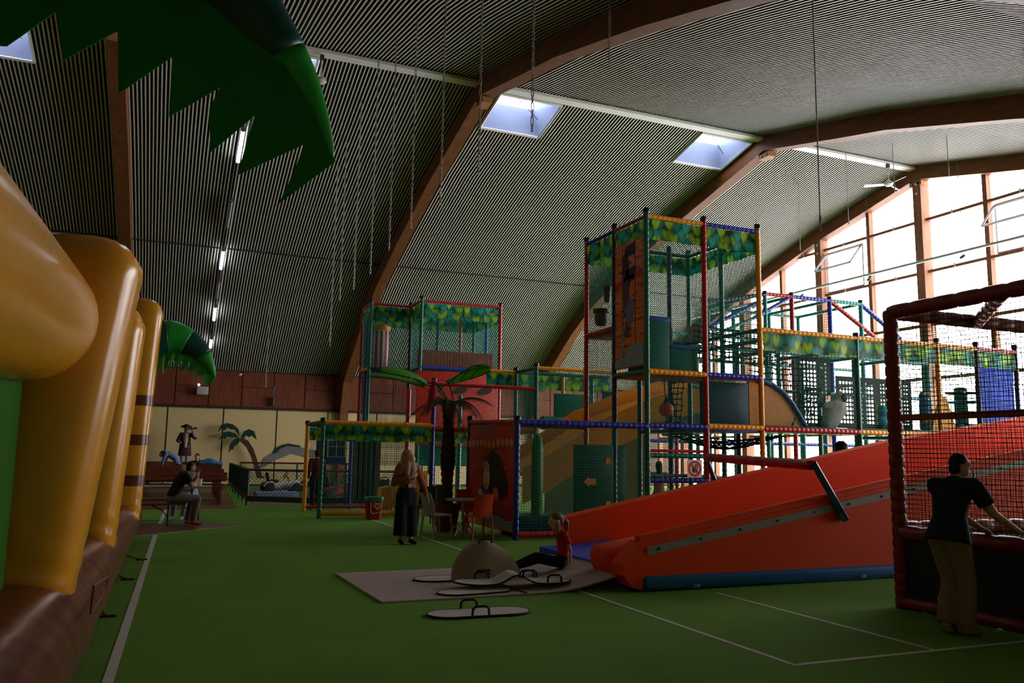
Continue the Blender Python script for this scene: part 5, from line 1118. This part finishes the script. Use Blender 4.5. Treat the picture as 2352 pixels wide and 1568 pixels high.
# ================================================================ benches, tables and cups at the left rear
M_bw = wood('bench_redbrown', (.12, .03, .016), (.2, .055, .028), 1.5, 'X', .35)
for y, z, xe, lb in ((36.5, 1.13, 2.1, 'rearmost red-brown bench row'), (33.5, 1.04, 2.0, 'third red-brown bench row from the front'), (30.5, .98, 1.9, 'second red-brown bench row from the front'), (28.0, .93, 1.85, 'front red-brown bench row with deep back board')):
    t = thing('wooden_bench', lb, 'bench', (-.8, y, .005)); MB().box2((-3.4, y-.02, z-.28), (xe, y+.03, z)).build('back_board', M_bw, t); MB().box2((-3.4, y+.03, .42), (xe, y+.45, .47)).build('seat', M_bw, t); MB().box2((-3.4, y-.4, .7 if z < .95 else .62), (xe, y-.08, .76 if z < .95 else .68)).build('shelf', M_bw, t)
    for x in (-3.2, -.8, xe-.25): MB().box2((x, y-.36, .006), (x+.08, y+.42, .42)).build('bench_end', M_bw, t); MB().box2((x, y-.06, .3), (x+.08, y, z-.1)).build('bench_upright', M_bw, t)
PT_ = thing('folding_table', 'white topped folding beer table with two paper cups', 'table', (-.8, 20.2, .005)); ty0, ty1 = 19.9, 20.5; TZ = at(487, 1116, y=20.0).z
MB().box2((-2.9, ty0, TZ-.05), (at(487, 1118, y=20.0).x, ty1, TZ)).build('table_top', mat('table_white', (.4, .38, .38), .5), PT_)
M_leg = mat('folding_leg', (.03, .025, .03), .5)
def fold_legs(parent, x, y0, y1, h):
    mb = MB()
    for y in (y0+.06, y1-.06): mb.tube((x, y, .006), (x, y, h), .018, n=6)
    mb.tube((x, y0+.06, .2), (x, y1-.06, .2), .012, n=6); mb.path([(x, (y0+y1)/2, .2), (x-.12, (y0+y1)/2, .35), (x-.35, (y0+y1)/2, h)], .012, 6); mb.build('folding_leg', M_leg, parent)
for x in (.6, -2.4): fold_legs(PT_, x, ty0, ty1, TZ-.05)
for y0, xe, lb in ((19.2, at(428, 1150, y=19.3).x, 'near folding bench under the man in dark shirt'), (21.0, at(495, 1140, y=21.0).x, 'far folding bench behind the white table')):
    t = thing('folding_bench', lb, 'bench', (-.8, y0, .005), 0, 'folding benches at the white table'); MB().box2((-2.8, y0, .46), (xe, y0+.3, .495)).build('seat', mat('bench_seat_wood', (.2, .085, .04), .4), t)
    for x in (xe-.35, -2.2): fold_legs(t, x, y0, y0+.3, .46)
for i, (px, py) in enumerate(((447, 1112), (459, 1111))):
    p = at(px, py, y=20.1); t = thing('paper_cup', ['left white paper cup on the table', 'right white paper cup on the table'][i], 'cup', (p.x, 20.1+.12*i, TZ), 0, 'paper cups on the white table'); MB().lathe([(.042, 0), (.056, .14), (.06, .145), (.05, .145), (.036, .01)], (p.x, 20.1+.12*i, TZ), n=14).build('cup_wall', M_white, t, True); MB().lathe([(.058, .138), (.063, .14), (.063, .15), (.05, .151)], (p.x, 20.1+.12*i, TZ), n=14).build('cup_rim', M_white, t, True)

# ================================================================ people and soft figures
_ico = None
def ico():
    global _ico
    if _ico is None:
        bm = bmesh.new(); bmesh.ops.create_icosphere(bm, subdivisions=2, radius=1); _ico = [v.co.copy() for v in bm.verts]; bm.free()
    return _ico
def cap(a, ra, b, rb, flat=None): return ('cap', V(a), ra, V(b), rb, flat)
def cyl(a, ra, b, rb, flat=None): return ('cyl', V(a), ra, V(b), rb, flat)
def ell(c, r, rot=None): return ('ell', V(c), r, rot)
def sq_(p, flat):
    if flat is None: return p
    ax, k = V(flat[0]).normalized(), flat[1]; return p-ax*(p.dot(ax)*(1-k))
def blob(name, pieces, m_, parent=None, voxel=.012, smooth=3, **kw):
    bm = bmesh.new()
    for pc in pieces:
        if pc[0] == 'ell': pts = [pc[1]+((pc[3] @ V((p.x*pc[2][0], p.y*pc[2][1], p.z*pc[2][2]))) if pc[3] is not None else V((p.x*pc[2][0], p.y*pc[2][1], p.z*pc[2][2]))) for p in ico()]
        elif pc[0] == 'cap': pts = [pc[1]+sq_(p*pc[2], pc[5]) for p in ico()]+[pc[3]+sq_(p*pc[4], pc[5]) for p in ico()]
        else:
            d = (pc[3]-pc[1]).normalized(); ref = V((0, 0, 1)) if abs(d.z) < .9 else V((1, 0, 0)); a = d.cross(ref).normalized(); b = d.cross(a); pts = []
            for c, r in ((pc[1], pc[2]), (pc[3], pc[4])): pts += [c+sq_(a*(r*cos(2*pi*k/20))+b*(r*sin(2*pi*k/20)), pc[5]) for k in range(20)]
        vs = [bm.verts.new(p) for p in pts]; r = bmesh.ops.convex_hull(bm, input=vs)
        junk = [g for g in r['geom_interior'] if isinstance(g, bmesh.types.BMVert)]
        if junk: bmesh.ops.delete(bm, geom=junk, context='VERTS')
    me = bpy.data.meshes.new('tmp'); bm.to_mesh(me); bm.free()
    o = bpy.data.objects.new('tmp', me); COL.objects.link(o)
    r = o.modifiers.new('r', 'REMESH'); r.mode = 'VOXEL'; r.voxel_size = voxel
    s_ = o.modifiers.new('s', 'SMOOTH'); s_.iterations = smooth; s_.factor = .5
    dg = bpy.context.evaluated_depsgraph_get(); dg.update()
    res = bpy.data.meshes.new_from_object(o.evaluated_get(dg)); res.name = name
    bpy.data.objects.remove(o); bpy.data.meshes.remove(me)
    res.materials.clear(); res.materials.append(m_); res.polygons.foreach_set('use_smooth', [True]*len(res.polygons))
    return link(name, res, parent, **kw)
def lerp(a, b, t): return V(a)*(1-t)+V(b)*t
SKIN = mat('skin', (.45, .24, .16), .55, .06, 8); SKIN2 = mat('skin_light', (.55, .33, .24), .55, .06, 8)
def hand_pieces(w_, dirv, palm_n, side, s=1.0, curl=.5):
    """five-fingered hand from wrist w_ pointing along dirv; palm faces palm_n; side=+1 right, -1 left"""
    d = V(dirv).normalized(); n = V(palm_n); n = (n-d*n.dot(d)).normalized(); t = d.cross(n).normalized()*side  # t points to the thumb side
    w_ = V(w_); out = [cap(w_, .026*s, w_+d*.035*s, .03*s, (n, .7)), cap(w_+d*.04*s+t*.022*s, .018*s, w_+d*.085*s+t*.028*s, .014*s), cap(w_+d*.04*s-t*.018*s, .018*s, w_+d*.082*s-t*.028*s, .013*s), cap(w_+d*.04*s, .02*s, w_+d*.088*s, .015*s)]
    for k, (o, L) in enumerate(((.03, .072), (.011, .082), (-.009, .076), (-.028, .06))):
        b = w_+d*.088*s+t*o*s; c = .35*curl; d1 = (d*cos(c)+n*sin(c)+t*o*2.2); d2 = d*cos(c*2.6)+n*sin(c*2.6)+t*o*1.5; m1 = b+d1*(L*.5*s); out += [cap(b, .0095*s, m1, .0088*s), cap(m1, .0088*s, m1+d2*(L*.5*s), .0075*s)]
    tb = w_+d*.028*s+t*.026*s; tm = tb+(d*.55+t*.75+n*.25).normalized()*.045*s; out += [cap(tb, .013*s, tm, .011*s), cap(tm, .011*s, tm+(d*.9+t*.25+n*.2).normalized()*.036*s, .009*s)]
    return out
DEF = dict(pelvis=(0, 0, .95), waist=(0, 0, 1.1), chest=(0, .0, 1.3), neck=(0, -.01, 1.5), head=(0, .02, 1.63), shR=(.185, 0, 1.43), elR=(.25, -.03, 1.14), wrR=(.27, .06, .9), shL=(-.185, 0, 1.43), elL=(-.25, -.03, 1.14), wrL=(-.27, .06, .9), hipR=(.095, 0, .93), knR=(.1, .03, .5), anR=(.1, -.03, .09), hipL=(-.095, 0, .93), knL=(-.1, .03, .5), anL=(-.1, -.03, .09), toeR=None, toeL=None, hdR=None, hdL=None, pnR=(-1, 0, 0), pnL=(1, 0, 0))
def person(label, loc, rotz, J={}, s=1.0, vox=.014, skin=None, top=None, sleeve='short', legs=None, shoes=None, hair=None, head_yaw=0.0, head_pitch=0.0, fat=1.0, hs=1.0, child=False, hem=.0, extra=None, hairfn=None, wide=0.0, curl=.5, name='person'):
    j = dict(DEF); j.update(J); j = {k: (V(v)*s if v is not None else None) for k, v in j.items()}; skin = skin or SKIN
    T_ = thing(name, label, 'person', loc, rotz); hh = hs
    HR = Matrix.Rotation(head_yaw, 3, 'Z') @ Matrix.Rotation(head_pitch, 3, 'X'); hd = j['head']
    def hp(x, y, z): return hd+HR @ (V((x, y, z))*s*hh)
    fx = (0, 1, 0); tor = j['chest']-j['pelvis']; fwd = V((0, 1, 0)); fl_ = ((fwd-tor.normalized()*fwd.dot(tor.normalized())).normalized(), .68)
    f_ = fat*s
    body = [cap(j['pelvis'], .145*f_, j['waist'], .125*f_, fl_), cap(j['waist'], .125*f_, j['chest'], .15*f_, fl_), cap(lerp(j['chest'], j['neck'], .35), .12*f_, lerp(j['chest'], j['neck'], .75), .075*f_, fl_), cap(j['shR'], .055*f_, j['shL'], .055*f_), cap(j['neck']-V((0, 0, .04*s)), .052*s, hp(0, -.02, -.08), .05*s)]
    body += [ell(hd, (.076*s*hh, .095*s*hh, .112*s*hh), HR), ell(hp(0, .03, -.06), (.055*s*hh, .058*s*hh, .06*s*hh), HR), ell(hp(0, .012, -.02), (.068*s*hh, .08*s*hh, .07*s*hh), HR), cap(hp(0, .095, .0), .009*s*hh, hp(0, .108, -.028), .013*s*hh), ell(hp(0, .088, -.062), (.022*s*hh, .01*s*hh, .009*s*hh), HR)]
    for sd in (1, -1): body.append(ell(hp(.077*sd, -.005, -.015), (.012*s*hh, .02*s*hh, .03*s*hh), HR)); body.append(ell(hp(.03*sd, .08, .02), (.022*s*hh, .012*s*hh, .008*s*hh), HR))
    for S_, sd in (('R', 1), ('L', -1)):
        sh, el_, wr = j['sh'+S_], j['el'+S_], j['wr'+S_]; k = .85 if child else 1
        body += [cap(sh, .054*f_*k, el_, .042*f_*k), cap(el_, .042*f_*k, wr, .027*f_*k)]
        body += hand_pieces(wr, j['hd'+S_] if j['hd'+S_] is not None else wr-el_, j['pn'+S_], sd, s*(.85 if child else 1), curl)
        hip, kn, an = j['hip'+S_], j['kn'+S_], j['an'+S_]
        body += [cap(hip, .088*f_*k, kn, .058*f_*k), cap(kn, .057*f_*k, lerp(kn, an, .4), .055*f_*k), cap(lerp(kn, an, .35), .055*f_*k, an, .036*f_*k)]
        toe = j['toe'+S_] if j['toe'+S_] is not None else an+V((.02*sd, .17, -.06))*s
        body += [cap(an-V((0, 0, .03*s)), .038*s*k, toe, .028*s*k, ((0, 0, 1), .8))]
    bo = blob('body', body, skin, T_, vox, 2, local=True)
    for sd in (1, -1): MB().sphere(hp(.031*sd, .083, .004), (.0105*s*hh, .009*s*hh, .0065*s*hh), 8, 6).build('eye', mat('eye_dark', (.02, .015, .012), .2), bo, True, local=True)
    if top:
        g = (.016 if hem >= 0 else .021)*s; P = [cyl(lerp(j['pelvis'], j['waist'], hem), (.158 if hem >= 0 else .198)*f_+g, j['waist'], .137*f_+g, fl_), cap(j['waist'], .135*f_+g, j['chest'], .152*f_+g, fl_), cap(lerp(j['chest'], j['neck'], .3), .125*f_+g, lerp(j['chest'], j['neck'], .72), .075*f_+g*.6, fl_), cap(j['shR'], .058*f_+g*.6, j['shL'], .058*f_+g*.6)]
        for S_ in 'RL':
            sh, el_, wr = j['sh'+S_], j['el'+S_], j['wr'+S_]; k = .85 if child else 1
            if sleeve == 'short': P += [cyl(sh, .06*f_*k+g, lerp(sh, el_, .68), .058*f_*k+g), cap(sh, .06*f_*k+g*.7, lerp(sh, el_, .2), .056*f_*k+g*.7)]
            else: P += [cap(sh, .06*f_*k+g*.8, el_, .048*f_*k+g), cyl(el_, .047*f_*k+g, lerp(el_, wr, .96), .034*f_*k+g*.8), cap(el_, .047*f_*k+g, lerp(el_, wr, .3), .044*f_*k+g)]
        blob('top', P, top, T_, vox, 3, local=True)
    if legs:
        g = .014*s; P = [cap(lerp(j['pelvis'], j['waist'], .25), .148*f_+g, j['pelvis'], .15*f_+g, fl_)]
        for S_ in 'RL':
            hip, kn, an = j['hip'+S_], j['kn'+S_], j['an'+S_]; k = .85 if child else 1
            P += [cap(hip, .094*f_*k+g, kn, .062*f_*k+g+wide*.4), cap(kn, .062*f_*k+g+wide*.4, lerp(kn, an, .4), .06*f_*k+g+wide*.6), cyl(lerp(kn, an, .35), .06*f_*k+g+wide*.6, lerp(kn, an, .97), .05*f_*k+g+wide)]
        blob('trousers', P, legs, T_, vox, 3, local=True)
    if shoes:
        for S_, sd in (('R', 1), ('L', -1)):
            an = j['an'+S_]; toe = j['toe'+S_] if j['toe'+S_] is not None else an+V((.02*sd, .17, -.06))*s
            blob('shoe', [cap(an-V((0, 0, .035*s)), .05*s, toe, .036*s, ((0, 0, 1), .85))], shoes, T_, vox, 2, local=True)
    if hair: blob('hair', hairfn(hp, s*hh) if hairfn else [ell(hp(0, -.018, .03), (.083*s*hh, .095*s*hh, .1*s*hh), HR), ell(hp(0, -.045, -.03), (.076*s*hh, .065*s*hh, .08*s*hh), HR)], hair, T_, vox*.8, 2, local=True)
    if extra: extra(T_, hp, j, s)
    return T_
def fab(n, c, b=.3): return mat(n, c, .85, .18, 14, b, 90, spec=.2)
HAIRD = mat('hair_dark', (.018, .013, .011), .6, .3, 40); HAIRB = mat('hair_fair', (.16, .1, .06), .6, .3, 40)

# man leaning on the ball cage, seen from behind
def man_extra(T_, hp, j, s):
    for y in (-.06,): pass
    mb = MB(); mb.path([(.16, -.06, 1.0), (.19, .0, .99), (.17, .05, .97), (.18, .04, .9)], .008, 6); mb.build('pocket_cord', pm('black'), T_, True, local=True)
person('man in dark T-shirt and beige trousers leaning on the red cage, seen from behind', (7.2, 6.0, .0), -1.42, dict(
    pelvis=(0, -.06, .95), waist=(0, -.02, 1.1), chest=(-.01, .05, 1.3), neck=(.0, .1, 1.48), head=(.03, .16, 1.61),
    shR=(.2, .08, 1.42), elR=(.31, .2, 1.15), wrR=(.4, .46, .985), hdR=(.25, .85, -.35), pnR=(0, -.3, -1), shL=(-.185, .06, 1.41), elL=(-.13, .28, 1.15), wrL=(.0, .5, .985), hdL=(.1, .9, -.35), pnL=(0, -.3, -1),
    hipR=(.09, -.06, .92), knR=(.11, .02, .5), anR=(.12, -.05, .09), hipL=(-.1, -.06, .92), knL=(-.03, .0, .5), anL=(-.02, -.14, .09)), 1.0, .009,
    top=fab('navy_tshirt', (.012, .014, .028)), legs=fab('beige_cotton', (.2, .14, .1)), shoes=fab('beige_shoe', (.22, .17, .14)), hair=HAIRD, head_yaw=-.75, head_pitch=-.05, fat=1.08, wide=.022, hem=-.55, extra=man_extra, curl=.7)

# woman with headscarf and mask
def woman_extra(T_, hp, j, s):
    HS = fab('tan_headscarf', (.34, .21, .14))
    HR_ = Matrix.Rotation(.75, 3, 'Z')
    blob('headscarf', [ell(hp(0, -.025, .022), (.1*s, .118*s, .125*s), HR_), cap(hp(0, -.05, -.04), .105*s, j['neck']+V((.02, -.03, -.03)), .125*s), cap(j['neck']+V((0, -.0, .0)), .11*s, lerp(j['chest'], j['neck'], .75), .15*s, ((0, 1, 0), .85)), cap(j['neck']+V((.11, -.01, -.05)), .1*s, j['neck']+V((-.11, -.01, -.05)), .1*s), cap(j['neck']+V((.12, 0, -.06)), .09*s, j['shR']+V((.0, .0, -.1)), .075*s), cap(j['neck']+V((.08, .06, -.08)), .08*s, j['neck']+V((-.1, .06, -.1)), .075*s), cap(j['neck']+V((.03, .07, -.0)), .075*s, j['chest']+V((.06, .13, .0)), .05*s), cap(j['neck']+V((-.05, .07, -.02)), .07*s, j['chest']+V((-.08, .13, -.06)), .045*s)], HS, T_, .011, 3, local=True)
    blob('face_window', [ell(hp(0, .05, -.012), (.058*s, .072*s, .07*s), HR_)], SKIN2, T_, .008, 2, local=True)
    blob('face_mask', [ell(hp(0, .085, -.045), (.056*s, .056*s, .064*s), Matrix.Rotation(.75, 3, 'Z'))], mat('mask_white', (.55, .5, .42), .8), T_, .008, 2, local=True)
    for x in (-.028, .028): mb = MB(); mb.path([hp(x-.014, .108, .03), hp(x, .115, .036), hp(x+.014, .108, .03)], .004, 5); mb.build('eyebrow', HAIRD, T_, True, local=True)
    MB().rbox((.0, .125*s*1.08, 1.085*s), (.075, .02, .06), .008).build('belt_buckle', mat('buckle_gold', (.5, .42, .2), .3), T_, True, local=True)
    blob('skirt_trousers', [cap((0, 0, 1.08*s), .15*s, (0, 0, .95*s), .195*s, ((0, 1, 0), .75)), cyl((.095*s, 0, .95*s), .115*s, (.12*s, .02, .16*s), .135*s), cyl((-.1*s, 0, .95*s), .115*s, (-.1*s, .03, .14*s), .12*s), cyl((0, 0, 1.0*s), .18*s, (0, 0, .7*s), .17*s, ((0, 1, 0), .75))], fab('black_cloth', (.008, .009, .014)), T_, .013, 3, local=True)
person('woman in tan headscarf, white mask and wide black trousers standing on the carpet', (4.14, 14.95, 0), pi+.12, dict(
    elR=(.27, -.0, 1.13), wrR=(.03, .22, 1.25), hdR=(-.9, .2, .35), pnR=(0, -1, .1), elL=(-.3, .0, 1.14), wrL=(-.4, .03, .9), hdL=(-.3, .1, -.95), anR=(.1, -.02, .09), anL=(-.09, .04, .09), shR=(.175, 0, 1.42), shL=(-.175, 0, 1.42)), .965, .012,
    skin=SKIN2, top=fab('brown_jumper', (.22, .085, .035)), sleeve='long', legs=None, shoes=fab('black_shoe', (.006, .006, .007)), head_yaw=.75, fat=1.05, hem=.6, extra=woman_extra)

# girl sitting at the foot of the slide
def girl_hair(hp, s): return [ell(hp(0, -.015, .035), (.083*s, .096*s, .09*s)), ell(hp(0, -.06, .0), (.075*s, .06*s, .085*s)), cap(hp(0, -.1, .03), .035*s, hp(-.0, -.15, -.05), .045*s), cap(hp(0, -.15, -.05), .045*s, hp(-.01, -.14, -.2), .018*s), cap(hp(-.07, .01, -.04), .018*s, hp(-.085, .03, -.25), .012*s)]
def girl_extra(T_, hp, j, s): blob('vest_hem', [cap(j['pelvis']+V((0, -.05, .03)), .105, j['pelvis']+V((0, -.05, .06)), .105, ((0, 1, 0), .8))], fab('white_cotton', (.5, .47, .45)), T_, .01, 2, local=True)
person('girl in red T-shirt with ponytail sitting on the felt mat', (5.08, 10.45, .085), pi/2-.1, dict(
    pelvis=(0, -.03, .14), waist=(0, -.06, .28), chest=(0, -.05, .44), neck=(0, .02, .62), head=(0, .07, .76), shR=(.14, -.02, .56), elR=(.2, -.1, .33), wrR=(.2, -.12, .12), hdR=(.2, .8, -.35), pnR=(0, -.2, -1), shL=(-.14, -.02, .56), elL=(-.2, -.1, .33), wrL=(-.21, -.1, .12), hdL=(-.2, .8, -.35), pnL=(0, -.2, -1),
    hipR=(.08, .0, .12), knR=(.1, .36, .22), anR=(.09, .68, .09), hipL=(-.08, .0, .12), knL=(-.09, .38, .18), anL=(-.09, .72, .09), toeR=(.1, .78, .14), toeL=(-.1, .82, .14)), .88, .0095,
    skin=SKIN2, top=fab('red_tshirt', (.42, .015, .02)), legs=fab('black_leggings', (.008, .008, .011)), shoes=fab('black_sock', (.01, .01, .012)), hair=HAIRB, hairfn=girl_hair, fat=.82, hs=1.12, child=True, hem=.6, head_pitch=-.12, extra=girl_extra, curl=.2)

# child behind the net, seen from behind
def long_hair(hp, s): return [ell(hp(0, -.018, .03), (.086*s, .1*s, .1*s)), cap(hp(0, -.05, .0), .08*s, hp(0, -.07, -.16), .07*s)]
person('child in pink top with long dark hair behind the tower rails', (10.07, 15.75, 0), -.35, dict(elL=(-.24, .12, 1.2), wrL=(-.16, .3, 1.1), elR=(.26, .1, 1.18), wrR=(.28, .28, 1.05)), .88, .015, top=fab('pink_shirt', (.62, .2, .22)), legs=fab('dark_trousers', (.015, .015, .02)), shoes=fab('dark_shoe', (.02, .02, .02)), hair=HAIRD, hairfn=long_hair, fat=.9, hs=1.08, child=True)
# person in red top behind the amber post
person('person in dark red top and dark trousers standing behind the amber post', (3.98, 23.95, 0), .3, {}, .97, .018, top=fab('dark_red_top', (.1, .012, .018)), sleeve='long', legs=fab('dark_trousers', (.015, .015, .02)), shoes=fab('white_trainer', (.35, .36, .42)), hair=HAIRD)
# two people at the white table
sit = dict(pelvis=(0, -.02, .12), waist=(0, .03, .27), chest=(0, .12, .47), neck=(0, .24, .64), head=(0, .33, .76), hipR=(.1, .02, .1), hipL=(-.1, .02, .1))
mx = at(398, 1148, y=19.4).x
person('man in black T-shirt with red shoes sitting at the white table', (mx, 19.42, .5), -pi/2+.3, dict(sit, knR=(.17, .46, .08), anR=(.12, .4, -.4), knL=(-.14, .46, .08), anL=(-.12, .36, -.4), shR=(.19, .17, .58), shL=(-.19, .19, .58), elR=(.2, .3, .36), wrR=(.1, .45, .5), hdR=(-.2, .1, 1), elL=(-.24, .42, .36), wrL=(-.05, .5, .56), hdL=(.3, .1, 1)), 1.0, .014, top=fab('black_tshirt', (.009, .01, .015)), legs=fab('grey_joggers', (.16, .15, .15)), shoes=fab('red_shoe', (.5, .015, .012)), hair=HAIRD, head_yaw=-.1, fat=1.12)
wx = at(440, 1120, y=21.1).x
person('person in white shirt and pale jeans on the far bench', (wx, 21.12, .5), pi-.6, dict(sit, knR=(.15, .46, .06), anR=(.13, .5, -.4), knL=(-.13, .46, .06), anL=(-.12, .46, -.4), shR=(.18, .17, .58), shL=(-.18, .17, .58), elR=(.22, .36, .38), wrR=(.02, .5, .5), elL=(-.22, .34, .38), wrL=(-.12, .58, .36)), .95, .016, skin=SKIN2, top=fab('white_shirt', (.5, .5, .52)), legs=fab('pale_jeans', (.26, .28, .4)), shoes=fab('white_trainer', (.35, .36, .42)), hair=HAIRD)
# far people by the benches
bx = at(405, 1040, y=35.3)
person('person in blue shirt bending over the rear benches', (bx.x+.1, 35.3, .01), pi/2-.2, dict(chest=(0, .3, 1.32), waist=(0, .1, 1.18), neck=(0, .48, 1.36), head=(0, .6, 1.36), shR=(.17, .42, 1.36), shL=(-.17, .42, 1.36), elR=(.2, .5, 1.12), wrR=(.18, .55, .9), elL=(-.2, .5, 1.12), wrL=(-.18, .55, .9)), 1.05, .022, top=fab('blue_shirt', (.13, .17, .34)), sleeve='long', legs=fab('dark_trousers', (.015, .015, .02)), shoes=fab('dark_shoe', (.02, .02, .02)), hair=HAIRD)
sx_ = at(455, 1050, y=35.6)
person('person with long dark hair and pink scarf sitting by the rear benches', (sx_.x, 35.6, .47), pi-.3, dict(sit, chest=(0, .06, .47), neck=(0, .1, .64), head=(0, .13, .78), shR=(.17, .07, .58), shL=(-.17, .07, .58), elR=(.2, .1, .36), wrR=(.05, .25, .5), elL=(-.2, .1, .36), wrL=(-.1, .3, .36), knR=(.13, .42, .08), anR=(.13, .4, -.36), knL=(-.13, .42, .08), anL=(-.13, .4, -.36)), 1.12, .022, top=fab('black_top', (.01, .01, .012)), sleeve='long', legs=fab('pink_cloth', (.4, .12, .14)), shoes=fab('dark_shoe', (.02, .02, .02)), hair=HAIRD, hairfn=long_hair)
hx_ = at(339, 1046, y=35.0)
person('dark haired person half hidden behind the castle, by the benches', (hx_.x-.15, 35.0, .47), pi+.2, dict(sit, chest=(0, .06, .47), neck=(0, .1, .64), head=(0, .13, .78), shR=(.17, .07, .58), shL=(-.17, .07, .58), elR=(.2, .1, .36), wrR=(.05, .25, .3), elL=(-.2, .1, .36), wrL=(-.1, .3, .36), knR=(.13, .42, .08), anR=(.13, .4, -.36), knL=(-.13, .42, .08), anL=(-.13, .4, -.36)), 1.0, .025, top=fab('black_top', (.01, .01, .012)), sleeve='long', legs=fab('dark_trousers', (.015, .015, .02)), hair=HAIRD)
blob('coat_heap', [cap((-.3, 0, .02), .1, (.1, 0, .06), .11), cap((.1, 0, .04), .1, (.45, .02, -.02), .07), cap((-.05, .05, .1), .09, (.2, .05, .06), .08)], fab('bright_blue_cloth', (.05, .17, .4)), None, .02, 3, loc=at(480, 1062, y=33.55)+V((0, .05, -.02)), label='bright blue jacket draped over the bench back', cat='jacket')
# pirate figure on its pedestal
PG = thing('pirate_figure', 'life-size pirate figure with hat and spyglass by the cream wall', 'statue', (at(425, 1030, y=38.9).x, 38.9, .005)); gx = PG.location.x
MB().box2((gx-.3, 38.6, .006), (gx+.3, 39.2, 1.0)).build('pedestal', M_brown, PG)
def G(x, y, z): return V((gx+x, 38.9+y, 1.0+z))
blob('body', [cap(G(.1, 0, .05), .07, G(.1, 0, .75), .1), cap(G(-.1, 0, .05), .07, G(-.1, 0, .75), .1), cap(G(0, 0, .8), .16, G(0, 0, 1.25), .17, ((0, 1, 0), .7)), cap(G(.2, 0, 1.28), .07, G(.38, -.15, 1.12), .06), cap(G(.38, -.15, 1.12), .06, G(.25, -.25, 1.42), .05), cap(G(-.2, 0, 1.28), .07, G(-.32, -.05, 1.0), .06), cap(G(-.32, -.05, 1.0), .06, G(-.2, -.2, .9), .05), cap(G(0, 0, 1.3), .06, G(0, -.02, 1.5), .06), ell(G(0, -.03, 1.5), (.1, .11, .13))], mat('figure_grey', (.16, .16, .2), .7), PG, .02, 2)
blob('coat', [cyl(G(0, .02, 1.35), .18, G(0, .04, .35), .28, ((0, 1, 0), .6)), cap(G(.2, 0, 1.28), .085, G(.38, -.15, 1.12), .075), cap(G(-.2, 0, 1.28), .085, G(-.32, -.05, 1.0), .075)], fab('pirate_coat', (.05, .012, .018)), PG, .02, 2)
blob('shirt_front', [cap(G(.0, -.12, 1.25), .08, G(0, -.16, .75), .07)], fab('cream_shirt', (.3, .24, .14)), PG, .02, 2)
blob('hat', [ell(G(0, -.02, 1.62), (.13, .13, .1)), cap(G(-.2, -.02, 1.6), .04, G(.2, -.02, 1.6), .04), cap(G(-.2, -.02, 1.6), .04, G(0, -.14, 1.68), .05), cap(G(.2, -.02, 1.6), .04, G(0, -.14, 1.68), .05)], fab('pirate_hat', (.03, .012, .012)), PG, .018, 2)
MB().path([G(.02, -.16, 1.5), G(.25, -.3, 1.52), G(.45, -.38, 1.56)], [.035, .045, .055], 10).build('spyglass', mat('spyglass_grey', (.2, .2, .22), .4), PG, True)
# padded figures inside the right frame
wf = at(1918, 945, y=Y0+.72)
WF = thing('padded_figure', 'white padded figure in the opening of the perforated panel', 'soft figure', (wf.x, wf.y, Z2+.08)); WF.scale = (1.25, 1.1, 1.25)
blob('body', [cap((-.12, 0, .18), .2, (.06, 0, .42), .22, ((0, 1, 0), .7)), cap((.0, 0, .4), .16, (.12, -.02, .62), .15, ((0, 1, 0), .8)), cap((-.22, 0, .1), .12, (-.1, 0, .3), .14), cap((-.26, 0, .45), .06, (-.05, -.05, .5), .08)], mat('white_soft', (.42, .43, .4), .8, .1, 6, .3, 20), WF, .018, 3, local=True); blob('face', [ell((.14, -.13, .62), (.08, .05, .09))], fab('face_brown', (.12, .08, .07)), WF, .014, 2, local=True)
bf = at(2030, 950, y=Y0+.72)
BF = thing('padded_figure', 'light blue padded bird figure in the second perforated panel', 'soft figure', (bf.x, bf.y, Z2+.1))
blob('body', [cap((-.05, 0, .25), .15, (.12, 0, .12), .1, ((0, 1, 0), .7)), ell((-.03, 0, .45), (.16, .13, .15)), cap((.1, 0, .2), .1, (.2, 0, .02), .05)], mat('blue_soft', (.05, .25, .42), .7, .2, 10), BF, .018, 3, local=True); blob('beak', [cap((.08, -.1, .38), .05, (.2, -.14, .36), .025)], fab('beak_tan', (.45, .22, .1)), BF, .014, 2, local=True); blob('cap', [ell((-.04, 0, .56), (.13, .11, .07))], mat('teal_soft', (.02, .3, .28), .7), BF, .014, 2, local=True); MB().tube((-.06, 0, 0), (-.06, 0, .2), .05).build('stand', M_pgreen, BF, True, local=True)
bf = at(2122, 930, y=Y0+.78)
B2 = thing('padded_figure', 'deep blue padded totem figure with yellow eyes in the third panel', 'soft figure', (bf.x, bf.y, Z2+.1))
blob('body', [cap((0, 0, .1), .13, (0, 0, .95), .11)], mat('deep_blue_soft', (.03, .14, .5), .6), B2, .018, 2, local=True); blob('wing', [cap((.05, 0, .6), .05, (.3, 0, .55), .02), cap((.05, 0, .35), .04, (.25, 0, .3), .02)], M_pnavy, B2, .016, 2, local=True)
for sx2 in (-.1, .1): MB().sphere((sx2, -.1, .25), .06, 10, 7).build('eye_disc', M_porange, B2, True, local=True); MB().sphere((sx2, -.09, .98), .05, 10, 7).build('eye_disc', M_porange, B2, True, local=True)
